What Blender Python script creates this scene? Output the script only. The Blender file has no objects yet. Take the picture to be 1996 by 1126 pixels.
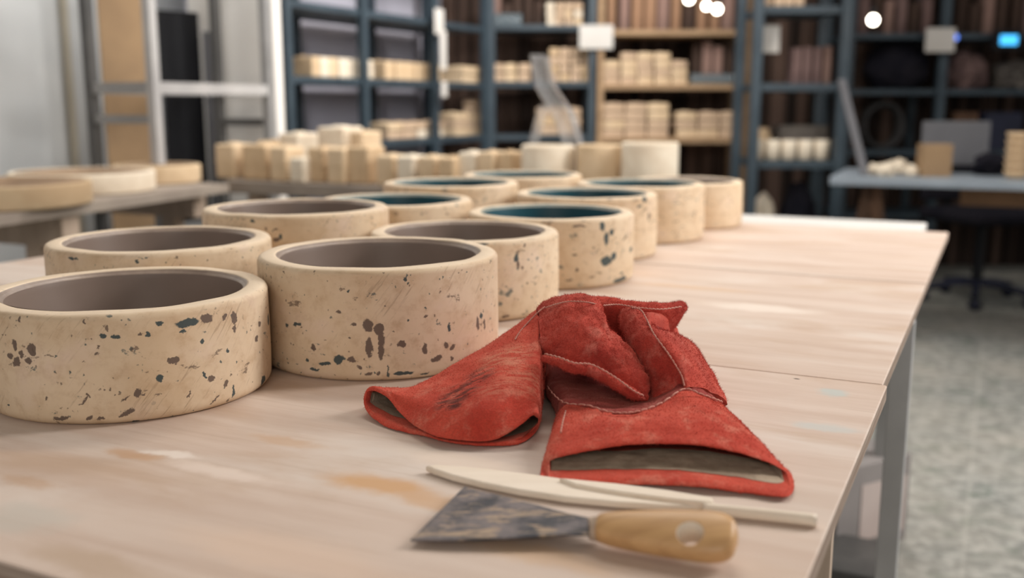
import bpy, bmesh, math, random
import numpy as np
from mathutils import Vector, Matrix, noise

random.seed(7)
rng = np.random.default_rng(7)
sc = bpy.context.scene
COL = sc.collection
PI = math.pi

# ------------------------------------------------------------------ camera, light, exposure
F_PX, TILT, CAM_Z, TZ = 1948.4, math.radians(10.449), 1.047, 0.780   # TZ: top of the plywood
cam_d = bpy.data.cameras.new('camera')
cam_d.sensor_width = 36.0
cam_d.lens = F_PX / 1996 * 36.0
cam_d.clip_start = 0.02
cam_d.dof.use_dof = True
cam_d.dof.focus_distance = 0.89
cam_d.dof.aperture_fstop = 3.7
cam = bpy.data.objects.new('camera', cam_d)
cam.location = (0, 0, CAM_Z)
cam.rotation_euler = (PI / 2 - TILT, 0, 0)
COL.objects.link(cam)
sc.camera = cam

world = bpy.data.worlds.new('world')
sc.world = world
world.use_nodes = True
world.node_tree.nodes['Background'].inputs[0].default_value = (1.0, 0.96, 0.93, 1)
world.node_tree.nodes['Background'].inputs[1].default_value = 0.33

sc.view_settings.view_transform = 'Standard'
sc.view_settings.look = 'None'
sc.view_settings.gamma = 1
sc.view_settings.exposure = 0.0
sc.view_settings.use_curve_mapping = False


def area(name, loc, target, size, power, color):
    l = bpy.data.lights.new(name, 'AREA')
    l.shape = 'RECTANGLE'
    l.size, l.size_y = size
    l.energy = power
    l.color = color
    o = bpy.data.objects.new(name, l)
    o.location = loc
    o.rotation_euler = (Vector(target) - Vector(loc)).to_track_quat('-Z', 'Y').to_euler()
    COL.objects.link(o)
    return o


WARM, NEUT, COOL = (1.0, 0.93, 0.85), (1.0, 0.965, 0.93), (0.96, 0.98, 1.0)
area('ceiling_tube_over_table', (0.25, 2.2, 3.0), (0.2, 1.5, 0.78), (1.3, 0.3), 19, WARM)
area('side_lamp_right', (2.5, 1.7, 2.2), (0.25, 1.7, 0.85), (0.5, 1.2), 66, NEUT)  # unseen lamp from the right, set low to graze the pots' sides
area('fill_light_front', (-0.4, -3.0, 2.5), (-0.3, 2.0, 1.0), (2.0, 0.8), 36, WARM)  # unseen fill behind the camera, set far back to reach the shelf bays
area('ceiling_tube_left_bay', (-0.7, 3.1, 3.1), (-1.2, 4.4, 1.2), (1.4, 0.4), 25, COOL)
area('fill_light_left_rear', (0.75, 4.45, 2.3), (-1.0, 5.3, 1.25), (1.2, 0.4), 41, NEUT)  # added lamp out of view, well below the ceiling, brightening the lavender wall
area('ceiling_tube_rear', (0.7, 4.2, 3.1), (0.5, 4.6, 0.8), (1.6, 0.3), 37, WARM)
area('fill_light_aisle', (2.6, 2.6, 3.1), (2.3, 2.6, 0.0), (0.4, 1.2), 20, NEUT)  # unseen lamp added to brighten the aisle floor


def ray(px, py):
    a, b = (px - 998) / F_PX, (563 - py) / F_PX
    c, s = math.cos(TILT), math.sin(TILT)
    return Vector((a, c + b * s, -s + b * c))


def at(px, py, Y):                       # a point of the place at distance Y
    d = ray(px, py)
    return Vector((0, 0, CAM_Z)) + d * (Y / d.y)


def on(px, py, z=0.0, base=TZ):          # a point of the place at height z over the plywood
    d = ray(px, py)
    return Vector((0, 0, CAM_Z)) + d * ((base + z - CAM_Z) / d.z)


# table axes: E runs along the table, N across it towards the aisle
E_AX = Vector((0.4353, 0.9003, 0))
N_AX = Vector((0.9003, -0.4353, 0))
YAW = math.atan2(-0.4353, 0.9003)        # rotation that turns local +X into N_AX


def T(e, n, z=0.0):
    return E_AX * e + N_AX * n + Vector((0, 0, z))


# ------------------------------------------------------------------ materials
def lin(c):
    return tuple(((v / 255) / 12.92 if v / 255 <= 0.04045 else ((v / 255 + 0.055) / 1.055) ** 2.4) for v in c[:3]) + (1.0,)


class NT:
    def __init__(self, name):
        self.m = bpy.data.materials.new(name)
        self.m.use_nodes = True
        self.t = self.m.node_tree
        self.b = self.t.nodes['Principled BSDF']

    def n(self, typ, **kw):
        nd = self.t.nodes.new(typ)
        for k, v in kw.items():
            setattr(nd, k, v)
        return nd

    def l(self, a, b):
        self.t.links.new(a, b)

    def math(self, op, a, b=None, c=None, clamp=False):
        nd = self.n('ShaderNodeMath', operation=op, use_clamp=clamp)
        for i, v in enumerate((a, b, c)):
            if v is None:
                continue
            if isinstance(v, (int, float)):
                nd.inputs[i].default_value = v
            else:
                self.l(v, nd.inputs[i])
        return nd.outputs[0]

    def noise(self, vec, scale, detail=4, rough=0.55, dist=0.0):
        nd = self.n('ShaderNodeTexNoise')
        nd.inputs['Scale'].default_value = scale
        nd.inputs['Detail'].default_value = detail
        nd.inputs['Roughness'].default_value = rough
        nd.inputs['Distortion'].default_value = dist
        if vec is not None:
            self.l(vec, nd.inputs['Vector'])
        return nd

    def mapping(self, vec, loc=(0, 0, 0), rot=(0, 0, 0), scale=(1, 1, 1), typ='POINT'):
        nd = self.n('ShaderNodeMapping', vector_type=typ)
        nd.inputs['Location'].default_value = loc
        nd.inputs['Rotation'].default_value = rot
        nd.inputs['Scale'].default_value = scale
        self.l(vec, nd.inputs['Vector'])
        return nd.outputs[0]

    def ramp(self, fac, lo, hi, a=0.0, b=1.0):
        nd = self.n('ShaderNodeMapRange', interpolation_type='SMOOTHSTEP')
        nd.inputs['From Min'].default_value = lo
        nd.inputs['From Max'].default_value = hi
        nd.inputs['To Min'].default_value = a
        nd.inputs['To Max'].default_value = b
        self.l(fac, nd.inputs['Value'])
        return nd.outputs[0]

    def mix(self, fac, a, b):
        nd = self.n('ShaderNodeMix', data_type='RGBA')
        if isinstance(fac, (int, float)):
            nd.inputs[0].default_value = fac
        else:
            self.l(fac, nd.inputs[0])
        for s, v in ((6, a), (7, b)):
            if isinstance(v, tuple):
                nd.inputs[s].default_value = v
            else:
                self.l(v, nd.inputs[s])
        return nd.outputs[2]

    def coord(self, which='Object'):
        return self.n('ShaderNodeTexCoord').outputs[which]

    def bump(self, h, strength=0.3, dist=0.002):
        nd = self.n('ShaderNodeBump')
        nd.inputs['Strength'].default_value = strength
        nd.inputs['Distance'].default_value = dist
        self.l(h, nd.inputs['Height'])
        self.l(nd.outputs[0], self.b.inputs['Normal'])

    def out(self, color, rough=0.6, spec=0.4, metal=0.0):
        if isinstance(color, tuple):
            self.b.inputs['Base Color'].default_value = color
        else:
            self.l(color, self.b.inputs['Base Color'])
        if isinstance(rough, (int, float)):
            self.b.inputs['Roughness'].default_value = rough
        else:
            self.l(rough, self.b.inputs['Roughness'])
        self.b.inputs['Specular IOR Level'].default_value = spec
        self.b.inputs['Metallic'].default_value = metal
        return self.m


def plain(name, c1, c2=None, scale=8.0, rough=0.6, spec=0.3, metal=0.0, bump=0.15, stretch=(1, 1, 1)):
    k = NT(name)
    v = k.mapping(k.coord(), scale=stretch)
    c2 = c2 or tuple(int(x * 0.85) for x in c1)
    nz = k.noise(v, scale, 5)
    col = k.mix(k.ramp(nz.outputs[0], 0.3, 0.7), lin(c1), lin(c2))
    if bump:
        k.bump(k.noise(v, scale * 6, 3).outputs[0], bump, 0.002)
    return k.out(col, rough, spec, metal)


M = {}
M['blue_steel'] = plain('blue_grey_painted_steel', (60, 73, 82), (49, 61, 70), 6, 0.45, 0.4)
M['beige_wood'] = plain('beige_shelf_wood', (170, 142, 112), (146, 120, 92), 5, 0.7, 0.2, stretch=(1, 8, 8))
M['grey_steel'] = plain('grey_painted_steel', (150, 149, 148), (132, 131, 130), 6, 0.4, 0.4)
M['dark_steel'] = plain('dark_grey_steel', (88, 86, 84), (70, 69, 68), 6, 0.45, 0.4)
M['light_steel'] = plain('light_grey_steel', (186, 184, 182), (166, 164, 164), 6, 0.4, 0.4)
M['white_wall'] = plain('white_wall_paint', (208, 209, 208), (200, 202, 202), 2, 0.85, 0.2, bump=0.05)
M['white_panel'] = plain('warm_white_panel', (242, 238, 232), (236, 231, 224), 2, 0.8, 0.2, bump=0.03)
M['lav_wall'] = plain('lavender_grey_wall_paint', (196, 194, 206), (186, 184, 197), 2, 0.85, 0.2, bump=0.05)
M['ceil'] = plain('ceiling_paint', (200, 196, 190), None, 2, 0.9, 0.1)
M['white_board'] = plain('white_laminate', (228, 226, 222), (220, 217, 212), 4, 0.45, 0.4, bump=0.03)
M['paper'] = plain('white_paper', (206, 202, 197), (198, 194, 188), 4, 0.8, 0.2, bump=0)
M['card_tan'] = plain('tan_board', (164, 136, 104), (150, 124, 96), 5, 0.8, 0.2)
M['black'] = plain('black_board', (22, 23, 28), (16, 17, 22), 4, 0.6, 0.3)
M['trim'] = plain('beige_trim_paint', (176, 168, 152), (164, 156, 140), 4, 0.6, 0.3)
M['cream_a'] = plain('cream_plaster', (224, 200, 168), (206, 180, 146), 14, 0.8, 0.2)
M['cream_b'] = plain('tan_plaster', (212, 186, 152), (196, 168, 134), 14, 0.8, 0.2)
M['cream_c'] = plain('pale_plaster', (234, 222, 202), (220, 204, 182), 14, 0.8, 0.2)
M['pink_b'] = plain('pinkish_plaster', (208, 182, 155), (190, 164, 138), 14, 0.8, 0.2)
M['disc_top'] = plain('tan_disc_plaster', (206, 184, 152), (180, 154, 122), 7, 0.8, 0.2)
M['trestle'] = plain('bleached_pine', (196, 176, 158), (178, 158, 140), 6, 0.75, 0.2, stretch=(4, 4, 1))
M['dark_wood'] = plain('dark_brown_wood', (92, 68, 52), (70, 52, 40), 6, 0.7, 0.2, stretch=(4, 4, 1))
M['desk'] = plain('blue_grey_laminate', (150, 160, 170), (138, 148, 158), 4, 0.4, 0.4)
M['dark_fabric'] = plain('dark_cloth', (26, 26, 34), (36, 34, 40), 8, 0.9, 0.1)
M['dark_grey'] = plain('dark_grey_rubber', (58, 56, 56), (46, 45, 46), 8, 0.7, 0.3)
M['navy'] = plain('navy_plastic', (32, 36, 58), (26, 30, 48), 8, 0.5, 0.4)
M['mauve'] = plain('mauve_cloth', (122, 100, 96), (96, 78, 76), 8, 0.9, 0.1)
M['grey_cloth'] = plain('grey_cloth', (112, 106, 100), (88, 83, 80), 8, 0.9, 0.1)
M['brown_box'] = plain('brown_cardboard', (120, 92, 70), (104, 80, 60), 6, 0.8, 0.2)
M['monitor'] = plain('grey_plastic', (104, 104, 108), (96, 96, 100), 5, 0.5, 0.4, bump=0.05)
M['pale_box_grey'] = plain('pale_grey_carton', (150, 144, 142), (136, 130, 128), 5, 0.8, 0.2)
M['pale_box_pink'] = plain('pinkish_paper', (198, 184, 178), (186, 170, 164), 5, 0.8, 0.2)
M['ply_edge'] = plain('plywood_edge', (178, 160, 146), (150, 130, 116), 9, 0.8, 0.2, stretch=(1, 1, 30))
M['leg_steel'] = plain('pale_grey_table_steel', (178, 178, 178), (160, 160, 160), 6, 0.45, 0.4)
M['blue_bin'] = plain('blue_plastic', (96, 118, 146), (84, 106, 132), 5, 0.5, 0.4)


def emit(name, c, s):
    k = NT(name)
    k.b.inputs['Base Color'].default_value = lin(c)
    k.b.inputs['Emission Color'].default_value = lin(c)
    k.b.inputs['Emission Strength'].default_value = s
    return k.m


M['bulb'] = emit('glowing_bulb', (255, 244, 226), 14)
M['blue_led'] = emit('glowing_blue_lamp', (90, 130, 235), 2.2)
M['cyan_led'] = emit('glowing_cyan_screen', (70, 180, 245), 1.6)


def clear_mat():
    k = NT('clear_acrylic')
    k.b.inputs['Base Color'].default_value = (0.95, 0.95, 0.95, 1)
    k.b.inputs['Roughness'].default_value = 0.12
    k.b.inputs['IOR'].default_value = 1.2
    k.b.inputs['Transmission Weight'].default_value = 0.86
    return k.m


M['clear'] = clear_mat()


def blue_glass():
    k = NT('pale_blue_glass')
    k.b.inputs['Base Color'].default_value = lin((176, 192, 200))
    k.b.inputs['Roughness'].default_value = 0.1
    k.b.inputs['Transmission Weight'].default_value = 0.7
    return k.m


M['blue_glass'] = blue_glass()


def floor_mat():
    k = NT('terrazzo')
    v = k.coord()
    n1 = k.noise(v, 1.6, 5, 0.6).outputs[0]
    n2 = k.noise(v, 22, 5, 0.65).outputs[0]
    n3 = k.noise(k.mapping(v, loc=(4, 1, 0)), 11, 4, 0.6).outputs[0]
    vo = k.n('ShaderNodeTexVoronoi')
    vo.inputs['Scale'].default_value = 70
    k.l(v, vo.inputs['Vector'])
    col = k.mix(k.ramp(n2, 0.38, 0.64), lin((118, 121, 117)), lin((166, 166, 161)))
    col = k.mix(k.ramp(n3, 0.52, 0.7), col, lin((104, 114, 106)))
    col = k.mix(k.ramp(n1, 0.35, 0.7, 0, 0.35), col, lin((196, 186, 172)))
    col = k.mix(k.ramp(vo.outputs['Distance'], 0.0, 0.28, 0.45, 0), col, lin((132, 132, 128)))
    br = k.n('ShaderNodeTexBrick', offset=0.0)
    br.inputs['Scale'].default_value = 1.0
    br.inputs['Mortar Size'].default_value = 0.004
    br.inputs['Brick Width'].default_value = 0.6
    br.inputs['Row Height'].default_value = 0.6
    k.l(k.mapping(v, rot=(0, 0, 0.45)), br.inputs['Vector'])
    col = k.mix(k.math('MULTIPLY', br.outputs['Fac'], 0.2), col, lin((200, 196, 188)))
    return k.out(col, 0.5, 0.3)


M['floor'] = floor_mat()


def plank_wall():
    k = NT('brown_plank_wall')
    v = k.coord()
    w = k.noise(k.mapping(v, scale=(14, 1, 0.3)), 1.0, 2).outputs[0]
    col = k.mix(k.ramp(w, 0.35, 0.66), lin((46, 37, 33)), lin((104, 84, 74)))
    return k.out(col, 0.8, 0.2)


M['plank'] = plank_wall()


def ply_mat(seed, stains, marks):
    """bleached plywood; stains / marks: (x, y, rx, ry, colour, strength) in the table's own axes (x across, y along)"""
    k = NT('bleached_plywood')
    v = k.coord('UV')
    off = k.mapping(v, loc=(seed * 3.1, seed * 1.7, 0))
    g = k.noise(k.mapping(off, scale=(2.0, 26, 1)), 1.0, 6, 0.6, 0.5).outputs[0]
    g2 = k.noise(k.mapping(off, scale=(5, 130, 1)), 1.0, 4, 0.6, 0.2).outputs[0]
    b1 = k.noise(k.mapping(off, scale=(2.6, 7, 1)), 1.0, 5, 0.6, 0.6).outputs[0]
    b2 = k.noise(k.mapping(off, loc=(7, 3, 0), scale=(3.4, 9, 1)), 1.0, 5, 0.6, 0.5).outputs[0]
    col = k.mix(k.ramp(g, 0.32, 0.68), lin((214, 195, 181)), lin((200, 177, 161)))
    col = k.mix(k.ramp(b1, 0.45, 0.72, 0, 0.75), col, lin((220, 209, 199)))
    col = k.mix(k.ramp(b2, 0.5, 0.72, 0, 0.5), col, lin((186, 155, 127)))
    col = k.mix(k.ramp(g2, 0.55, 0.75, 0, 0.25), col, lin((174, 148, 126)))
    dn = k.noise(v, 26, 4, 0.6)
    dv = k.n('ShaderNodeVectorMath', operation='MULTIPLY_ADD')
    k.l(dn.outputs['Color'], dv.inputs[0])
    dv.inputs[1].default_value = (0.05, 0.03, 0)
    k.l(v, dv.inputs[2])
    sv = k.mapping(dv.outputs[0], loc=(-0.025, -0.015, 0))
    for (x, y, rx, ry, c, s) in stains + marks:
        ln = k.n('ShaderNodeVectorMath', operation='LENGTH')
        src = sv if rx > 0.008 else v
        k.l(k.mapping(src, loc=(x, y, 0), scale=(rx, ry, 1), typ='TEXTURE'), ln.inputs[0])
        col = k.mix(k.ramp(ln.outputs['Value'], 0.35, 1.1, s, 0), col, lin(c))
    k.bump(g2, 0.15, 0.0006)
    return k.out(col, k.ramp(b1, 0.3, 0.7, 0.5, 0.68), 0.3)


def pot_mat(name, spots, seed, speck, height, smear=0.0):
    """cream glaze-spattered shell.  spots: (u, v, ru, rv, rot, 't' teal | 'b' taupe) in metres on the wall"""
    k = NT(name)
    uv = k.coord('UV')
    o = k.mapping(uv, loc=(seed * 1.37, seed * 0.71, seed))
    n1 = k.noise(o, 9, 5, 0.6).outputs[0]
    n2 = k.noise(o, 60, 5, 0.65).outputs[0]
    col = k.mix(k.ramp(n1, 0.32, 0.7), lin((224, 203, 175)), lin((210, 184, 152)))
    col = k.mix(k.ramp(n2, 0.45, 0.75, 0, 0.55), col, lin((184, 152, 118)))
    n1b = k.noise(k.mapping(o, loc=(9, 4, 0)), 14, 4, 0.6).outputs[0]
    col = k.mix(k.ramp(n1b, 0.52, 0.75, 0, 0.6), col, lin((226, 203, 186)))
    # diagonal scrape marks
    s1 = k.noise(k.mapping(k.mapping(o, rot=(0, 0, -0.9)), scale=(22, 300, 1)), 1.0, 4, 0.65).outputs[0]
    gate = k.noise(k.mapping(o, loc=(3, 8, 0)), 16, 3, 0.5).outputs[0]
    sm = k.math('MULTIPLY', k.ramp(s1, 0.56, 0.66), k.ramp(gate, 0.47, 0.6))
    col = k.mix(k.math('MULTIPLY', sm, 0.42), col, lin((140, 112, 90)))
    # fine specks
    dvec = k.noise(o, 95, 6, 0.7)
    dd = k.n('ShaderNodeVectorMath', operation='MULTIPLY_ADD')
    k.l(dvec.outputs['Color'], dd.inputs[0])
    dd.inputs[1].default_value = (0.012, 0.012, 0)
    k.l(uv, dd.inputs[2])
    duv = k.mapping(dd.outputs[0], loc=(-0.006, -0.006, 0))
    specks = None
    for sc_, th, gs, glo in ((260, 0.3, 12, 0.42), (130, 0.24, 9, 0.5)):
        vo = k.n('ShaderNodeTexVoronoi')
        vo.inputs['Scale'].default_value = sc_
        k.l(k.mapping(duv, loc=(seed * 2.3, sc_, 0), scale=(1, 0.8, 1)), vo.inputs['Vector'])
        gt = k.noise(k.mapping(o, loc=(sc_, 2, 0)), gs, 3, 0.6).outputs[0]
        rr = k.n('ShaderNodeSeparateColor')
        k.l(vo.outputs['Color'], rr.inputs[0])
        keep = k.math('MULTIPLY', k.math('GREATER_THAN', rr.outputs[0], 1 - 0.34 * speck), k.ramp(gt, glo, glo + 0.1))
        thr = k.math('MULTIPLY', rr.outputs[1], th)
        dot = k.math('MULTIPLY', keep, k.math('LESS_THAN', vo.outputs['Distance'], thr))
        specks = dot if specks is None else k.math('MAXIMUM', specks, dot)
        tint = rr.outputs[2]
    scol = k.mix(k.math('GREATER_THAN', tint, 0.6), lin((106, 88, 76)), lin((52, 78, 82)))
    col = k.mix(k.math('MULTIPLY', specks, 0.85), col, scol)
    # rubbed smears: taupe and teal
    for (c, thr, loc, scl) in (((104, 86, 74), 0.625, (2, 7, 0), (30, 60, 1)), ((60, 84, 88), 0.64, (12, 5, 0), (34, 52, 1))):
        q = k.noise(k.mapping(o, loc=loc, scale=scl), 1.0, 6, 0.72).outputs[0]
        col = k.mix(k.math('MULTIPLY', k.ramp(q, thr - smear, thr - smear + 0.03), 0.75 * min(speck, 1)), col, lin(c))
    for code, c in (('b', (100, 84, 76)), ('t', (46, 68, 74))):
        cur = None
        for (u, v, ru, rv, rot, cc) in spots:
            if cc != code:
                continue
            ln = k.n('ShaderNodeVectorMath', operation='LENGTH')
            k.l(k.mapping(duv, loc=(u, v, 0), rot=(0, 0, rot), scale=(ru, rv, 1), typ='TEXTURE'), ln.inputs[0])
            cur = ln.outputs['Value'] if cur is None else k.math('MINIMUM', cur, ln.outputs['Value'])
        if cur is not None:
            col = k.mix(k.ramp(cur, 0.86, 1.06, 0.93, 0), col, lin(c))
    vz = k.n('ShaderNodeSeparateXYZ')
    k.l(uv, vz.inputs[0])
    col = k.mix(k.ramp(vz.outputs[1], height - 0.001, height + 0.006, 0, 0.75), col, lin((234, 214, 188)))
    h = k.math('ADD', k.math('MULTIPLY', n2, 0.6), k.math('MULTIPLY', specks, -0.4))
    k.bump(h, 0.35, 0.0012)
    return k.out(col, 0.62, 0.3)


def liner_mat(name, c1, c2):
    k = NT(name)
    v = k.coord()
    n1 = k.noise(v, 10, 4).outputs[0]
    return k.out(k.mix(k.ramp(n1, 0.3, 0.7), lin(c1), lin(c2)), 0.42, 0.4)


M['taupe'] = liner_mat('taupe_glaze', (134, 117, 107), (124, 108, 98))
M['teal'] = liner_mat('teal_glaze', (26, 80, 92), (23, 71, 82))
M['rim_grey'] = plain('grey_glaze_rim', (166, 148, 134), (140, 123, 112), 30, 0.35, 0.5)
M['rim_teal'] = plain('pale_teal_glaze_rim', (150, 150, 138), (120, 134, 130), 30, 0.35, 0.5)


def suede(name, ca, cb, cc, dirt=()):
    k = NT(name)
    v = k.coord()
    n1 = k.noise(v, 17, 6, 0.66, 0.4).outputs[0]
    n2 = k.noise(k.mapping(v, loc=(3, 3, 3)), 46, 5, 0.65).outputs[0]
    n3 = k.noise(v, 700, 3, 0.6).outputs[0]
    col = k.mix(k.ramp(n1, 0.3, 0.7), lin(ca), lin(cb))
    col = k.mix(k.ramp(n2, 0.5, 0.7, 0, 0.75), col, lin(cc))
    col = k.mix(k.ramp(n3, 0.42, 0.6, 0.0, 0.28), col, lin(tuple(int(x * 0.62) for x in ca)))
    for (p, r, c, s) in dirt:
        d = k.n('ShaderNodeVectorMath', operation='DISTANCE')
        k.l(v, d.inputs[0])
        d.inputs[1].default_value = p
        st = k.noise(k.mapping(v, rot=(0, 0, 0.7), scale=(60, 300, 120)), 1.0, 5, 0.65).outputs[0]
        f = k.math('MULTIPLY', k.ramp(d.outputs['Value'], r * 0.3, r, s, 0), k.ramp(st, 0.42, 0.56))
        col = k.mix(f, col, lin(c))
    k.bump(n3, 0.55, 0.0012)
    k.b.inputs['Sheen Weight'].default_value = 0.35
    k.b.inputs['Sheen Roughness'].default_value = 0.5
    k.b.inputs['Sheen Tint'].default_value = lin((235, 150, 130))
    return k.out(col, 0.95, 0.1)


GA0 = on(930, 800)                       # where the folded glove stands; its scuffs are placed from there
SCUFF = [(tuple(on(px, py, z) - GA0), r, c, k) for px, py, z, r, c, k in ((878, 782, 0.027, 0.020, (84, 46, 44), 0.9), (905, 757, 0.035, 0.022, (84, 46, 44), 0.9), (935, 726, 0.044, 0.022, (96, 52, 48), 0.85),
         (890, 800, 0.022, 0.012, (70, 42, 42), 0.9), (985, 690, 0.055, 0.035, (206, 138, 112), 0.7), (1020, 735, 0.045, 0.03, (204, 130, 106), 0.6), (960, 770, 0.033, 0.02, (206, 128, 106), 0.6))]
M['suede'] = suede('red_suede', (208, 84, 67), (188, 66, 54), (216, 130, 110))
M['suede_scuffed'] = suede('scuffed_red_suede', (208, 84, 67), (190, 66, 54), (216, 128, 108), SCUFF)
M['suede_hand'] = suede('worn_red_suede', (194, 74, 61), (162, 56, 49), (200, 112, 98))
M['suede_palm'] = suede('dirty_maroon_suede', (148, 56, 54), (120, 44, 46), (178, 100, 94))
M['thread'] = plain('pale_pink_thread', (206, 150, 136), (186, 124, 110), 300, 0.8, 0.2, bump=0)
M['lining'] = plain('beige_cotton_lining', (178, 160, 140), (150, 132, 114), 60, 0.9, 0.1, bump=0.4)
M['pale_wood'] = plain('pale_boxwood', (240, 227, 210), (232, 217, 198), 10, 0.55, 0.3, stretch=(1, 6, 6))


def handle_wood():
    k = NT('varnished_beech')
    v = k.coord()
    g = k.noise(k.mapping(v, scale=(9, 150, 60)), 1.0, 5, 0.6, 0.3).outputs[0]
    col = k.mix(k.ramp(g, 0.3, 0.7), lin((210, 168, 118)), lin((190, 148, 102)))
    return k.out(col, 0.38, 0.4)


def blade_steel():
    k = NT('clay_smeared_steel')
    v = k.coord()
    n1 = k.noise(k.mapping(v, scale=(40, 120, 1)), 1.0, 6, 0.7, 0.5).outputs[0]
    n2 = k.noise(v, 38, 5, 0.65).outputs[0]
    col = k.mix(k.ramp(n2, 0.35, 0.65), lin((62, 64, 70)), lin((122, 114, 114)))
    clay = k.ramp(n1, 0.5, 0.62, 0, 0.85)
    col = k.mix(clay, col, lin((176, 152, 126)))
    k.l(k.ramp(clay, 0, 0.6, 0.35, 0.0), k.b.inputs['Metallic'])
    m = k.out(col, 0.55, 0.4)
    return m


M['beech'] = handle_wood()
M['blade'] = blade_steel()

# ------------------------------------------------------------------ object helpers


def mesh_obj(name, V, F, mat, parent=None, smooth=True, uv=None, loc=None):
    me = bpy.data.meshes.new(name)
    me.from_pydata([tuple(v) for v in V], [], [tuple(f) for f in F])
    mats = mat if isinstance(mat, (list, tuple)) else [mat]
    for m in mats:
        me.materials.append(m)
    if smooth:
        me.polygons.foreach_set('use_smooth', [True] * len(me.polygons))
    if uv is not None:
        ul = me.uv_layers.new(name='UVMap')
        li = np.zeros(len(me.loops), dtype=np.int32)
        me.loops.foreach_get('vertex_index', li)
        ul.data.foreach_set('uv', np.asarray(uv, dtype=np.float32)[li].ravel())
    me.update()
    o = bpy.data.objects.new(name, me)
    COL.objects.link(o)
    if loc is not None:
        o.location = loc
    if parent is not None:
        o.parent = parent
    return o


def thing(name, label, cat, loc=(0, 0, 0), rz=0.0, group=None):
    o = bpy.data.objects.new(name, None)
    o.empty_display_size = 0.05
    COL.objects.link(o)
    o.location = loc
    o.rotation_euler = (0, 0, rz)
    return tag(o, label, cat, group)


def tag(o, label, cat, group=None, kind=None):
    o['label'] = label
    o['category'] = cat
    if group:
        o['group'] = group
    if kind:
        o['kind'] = kind
    return o


def bm_obj(name, bm, mat, parent=None, loc=None, rz=None, smooth=False):
    me = bpy.data.meshes.new(name)
    bm.to_mesh(me)
    bm.free()
    me.materials.append(mat)
    if smooth:
        me.polygons.foreach_set('use_smooth', [True] * len(me.polygons))
    o = bpy.data.objects.new(name, me)
    COL.objects.link(o)
    if loc is not None:
        o.location = loc
    if rz is not None:
        o.rotation_euler = (0, 0, rz)
    if parent is not None:
        o.parent = parent
    return o


def add_box(bm, c, s, rz=0.0, bevel=0.0, seg=2, tilt=None):
    r = bmesh.ops.create_cube(bm, size=1.0)
    vs = r['verts']
    m = Matrix.Translation(c) @ Matrix.Rotation(rz, 4, 'Z')
    if tilt is not None:
        m = m @ tilt
    m = m @ Matrix.Diagonal((s[0], s[1], s[2], 1))
    bmesh.ops.transform(bm, matrix=m, verts=vs)
    if bevel:
        es = list({e for v in vs for e in v.link_edges})
        bmesh.ops.bevel(bm, geom=es, offset=bevel, segments=seg, affect='EDGES', profile=0.5)


def box(name, c, s, mat, parent=None, rz=0.0, bevel=0.0, loc=None, orz=None, tilt=None):
    bm = bmesh.new()
    add_box(bm, c, s, rz, bevel, tilt=tilt)
    return bm_obj(name, bm, mat, parent, loc, orz)


def lathe(profile, n=48, wob=0.0, seed=0.0):
    """profile: (r, z) from the bottom up; returns V, F, and per-vertex angle"""
    V, F = [], []
    m = len(profile)
    for i in range(n):
        a = 2 * PI * i / n
        for (r, z) in profile:
            w = 1 + wob * (math.sin(2 * a + seed) * 0.6 + math.sin(3 * a + seed * 2.1) * 0.4) if wob else 1
            V.append((math.sin(a) * r * w, -math.cos(a) * r * w, z))
    for i in range(n):
        j = (i + 1) % n
        for k in range(m - 1):
            F.append((i * m + k, j * m + k, j * m + k + 1, i * m + k + 1))
    return V, F


def cr(P, n, closed=False):
    """Catmull-Rom through the points P (k,3) -> n points"""
    P = np.asarray(P, float)
    k = len(P)
    t = np.linspace(0, k if closed else k - 1, n, endpoint=not closed)
    i = np.floor(t).astype(int)
    if not closed:
        i = np.minimum(i, k - 2)
    f = (t - i)[:, None]
    if closed:
        a, b, c, d = P[(i - 1) % k], P[i % k], P[(i + 1) % k], P[(i + 2) % k]
    else:
        Q = np.vstack([2 * P[0] - P[1], P, 2 * P[-1] - P[-2]])
        a, b, c, d = Q[i], Q[i + 1], Q[i + 2], Q[i + 3]
    return 0.5 * (2 * b + (c - a) * f + (2 * a - 5 * b + 4 * c - d) * f ** 2 + (3 * b - a - 3 * c + d) * f ** 3)


def tube_mesh(P, r, n=10, seg=60):
    P = cr(P, seg) if len(P) > 2 else cr([P[0], (np.asarray(P[0]) + np.asarray(P[1])) / 2, P[1]], max(3, seg // 8))
    V, F = [], []
    up = Vector((0, 0, 1))
    m = len(P)
    for i in range(m):
        t = Vector(P[min(i + 1, m - 1)] - P[max(i - 1, 0)]).normalized()
        s = t.cross(up)
        if s.length < 1e-3:
            s = t.cross(Vector((1, 0, 0)))
        s.normalize()
        u = s.cross(t)
        for k in range(n):
            a = 2 * PI * k / n
            V.append(Vector(P[i]) + s * (r * math.cos(a)) + u * (r * math.sin(a)))
    for i in range(m - 1):
        for k in range(n):
            F.append((i * n + k, i * n + (k + 1) % n, (i + 1) * n + (k + 1) % n, (i + 1) * n + k))
    F.append(tuple(reversed(range(n))))
    F.append(tuple(range((m - 1) * n, m * n)))
    return V, F


def merge(parts):
    V, F = [], []
    for v, f in parts:
        b = len(V)
        V += list(v)
        F += [tuple(i + b for i in q) for q in f]
    return V, F


def structure(o):
    o['kind'] = 'structure'
    return o


# ------------------------------------------------------------------ the room
fl = mesh_obj('floor', [(-5, -3, 0), (6, -3, 0), (6, 7.5, 0), (-5, 7.5, 0)], [(0, 1, 2, 3)], M['floor'], smooth=False)
tag(structure(fl), 'grey-green speckled terrazzo floor with thin joints', 'floor')
ce = box('ceiling', (0.5, 2.3, 3.45), (11, 10.4, 0.06), M['ceil'])
tag(structure(ce), 'pale painted workshop ceiling above the frame', 'ceiling')

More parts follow.
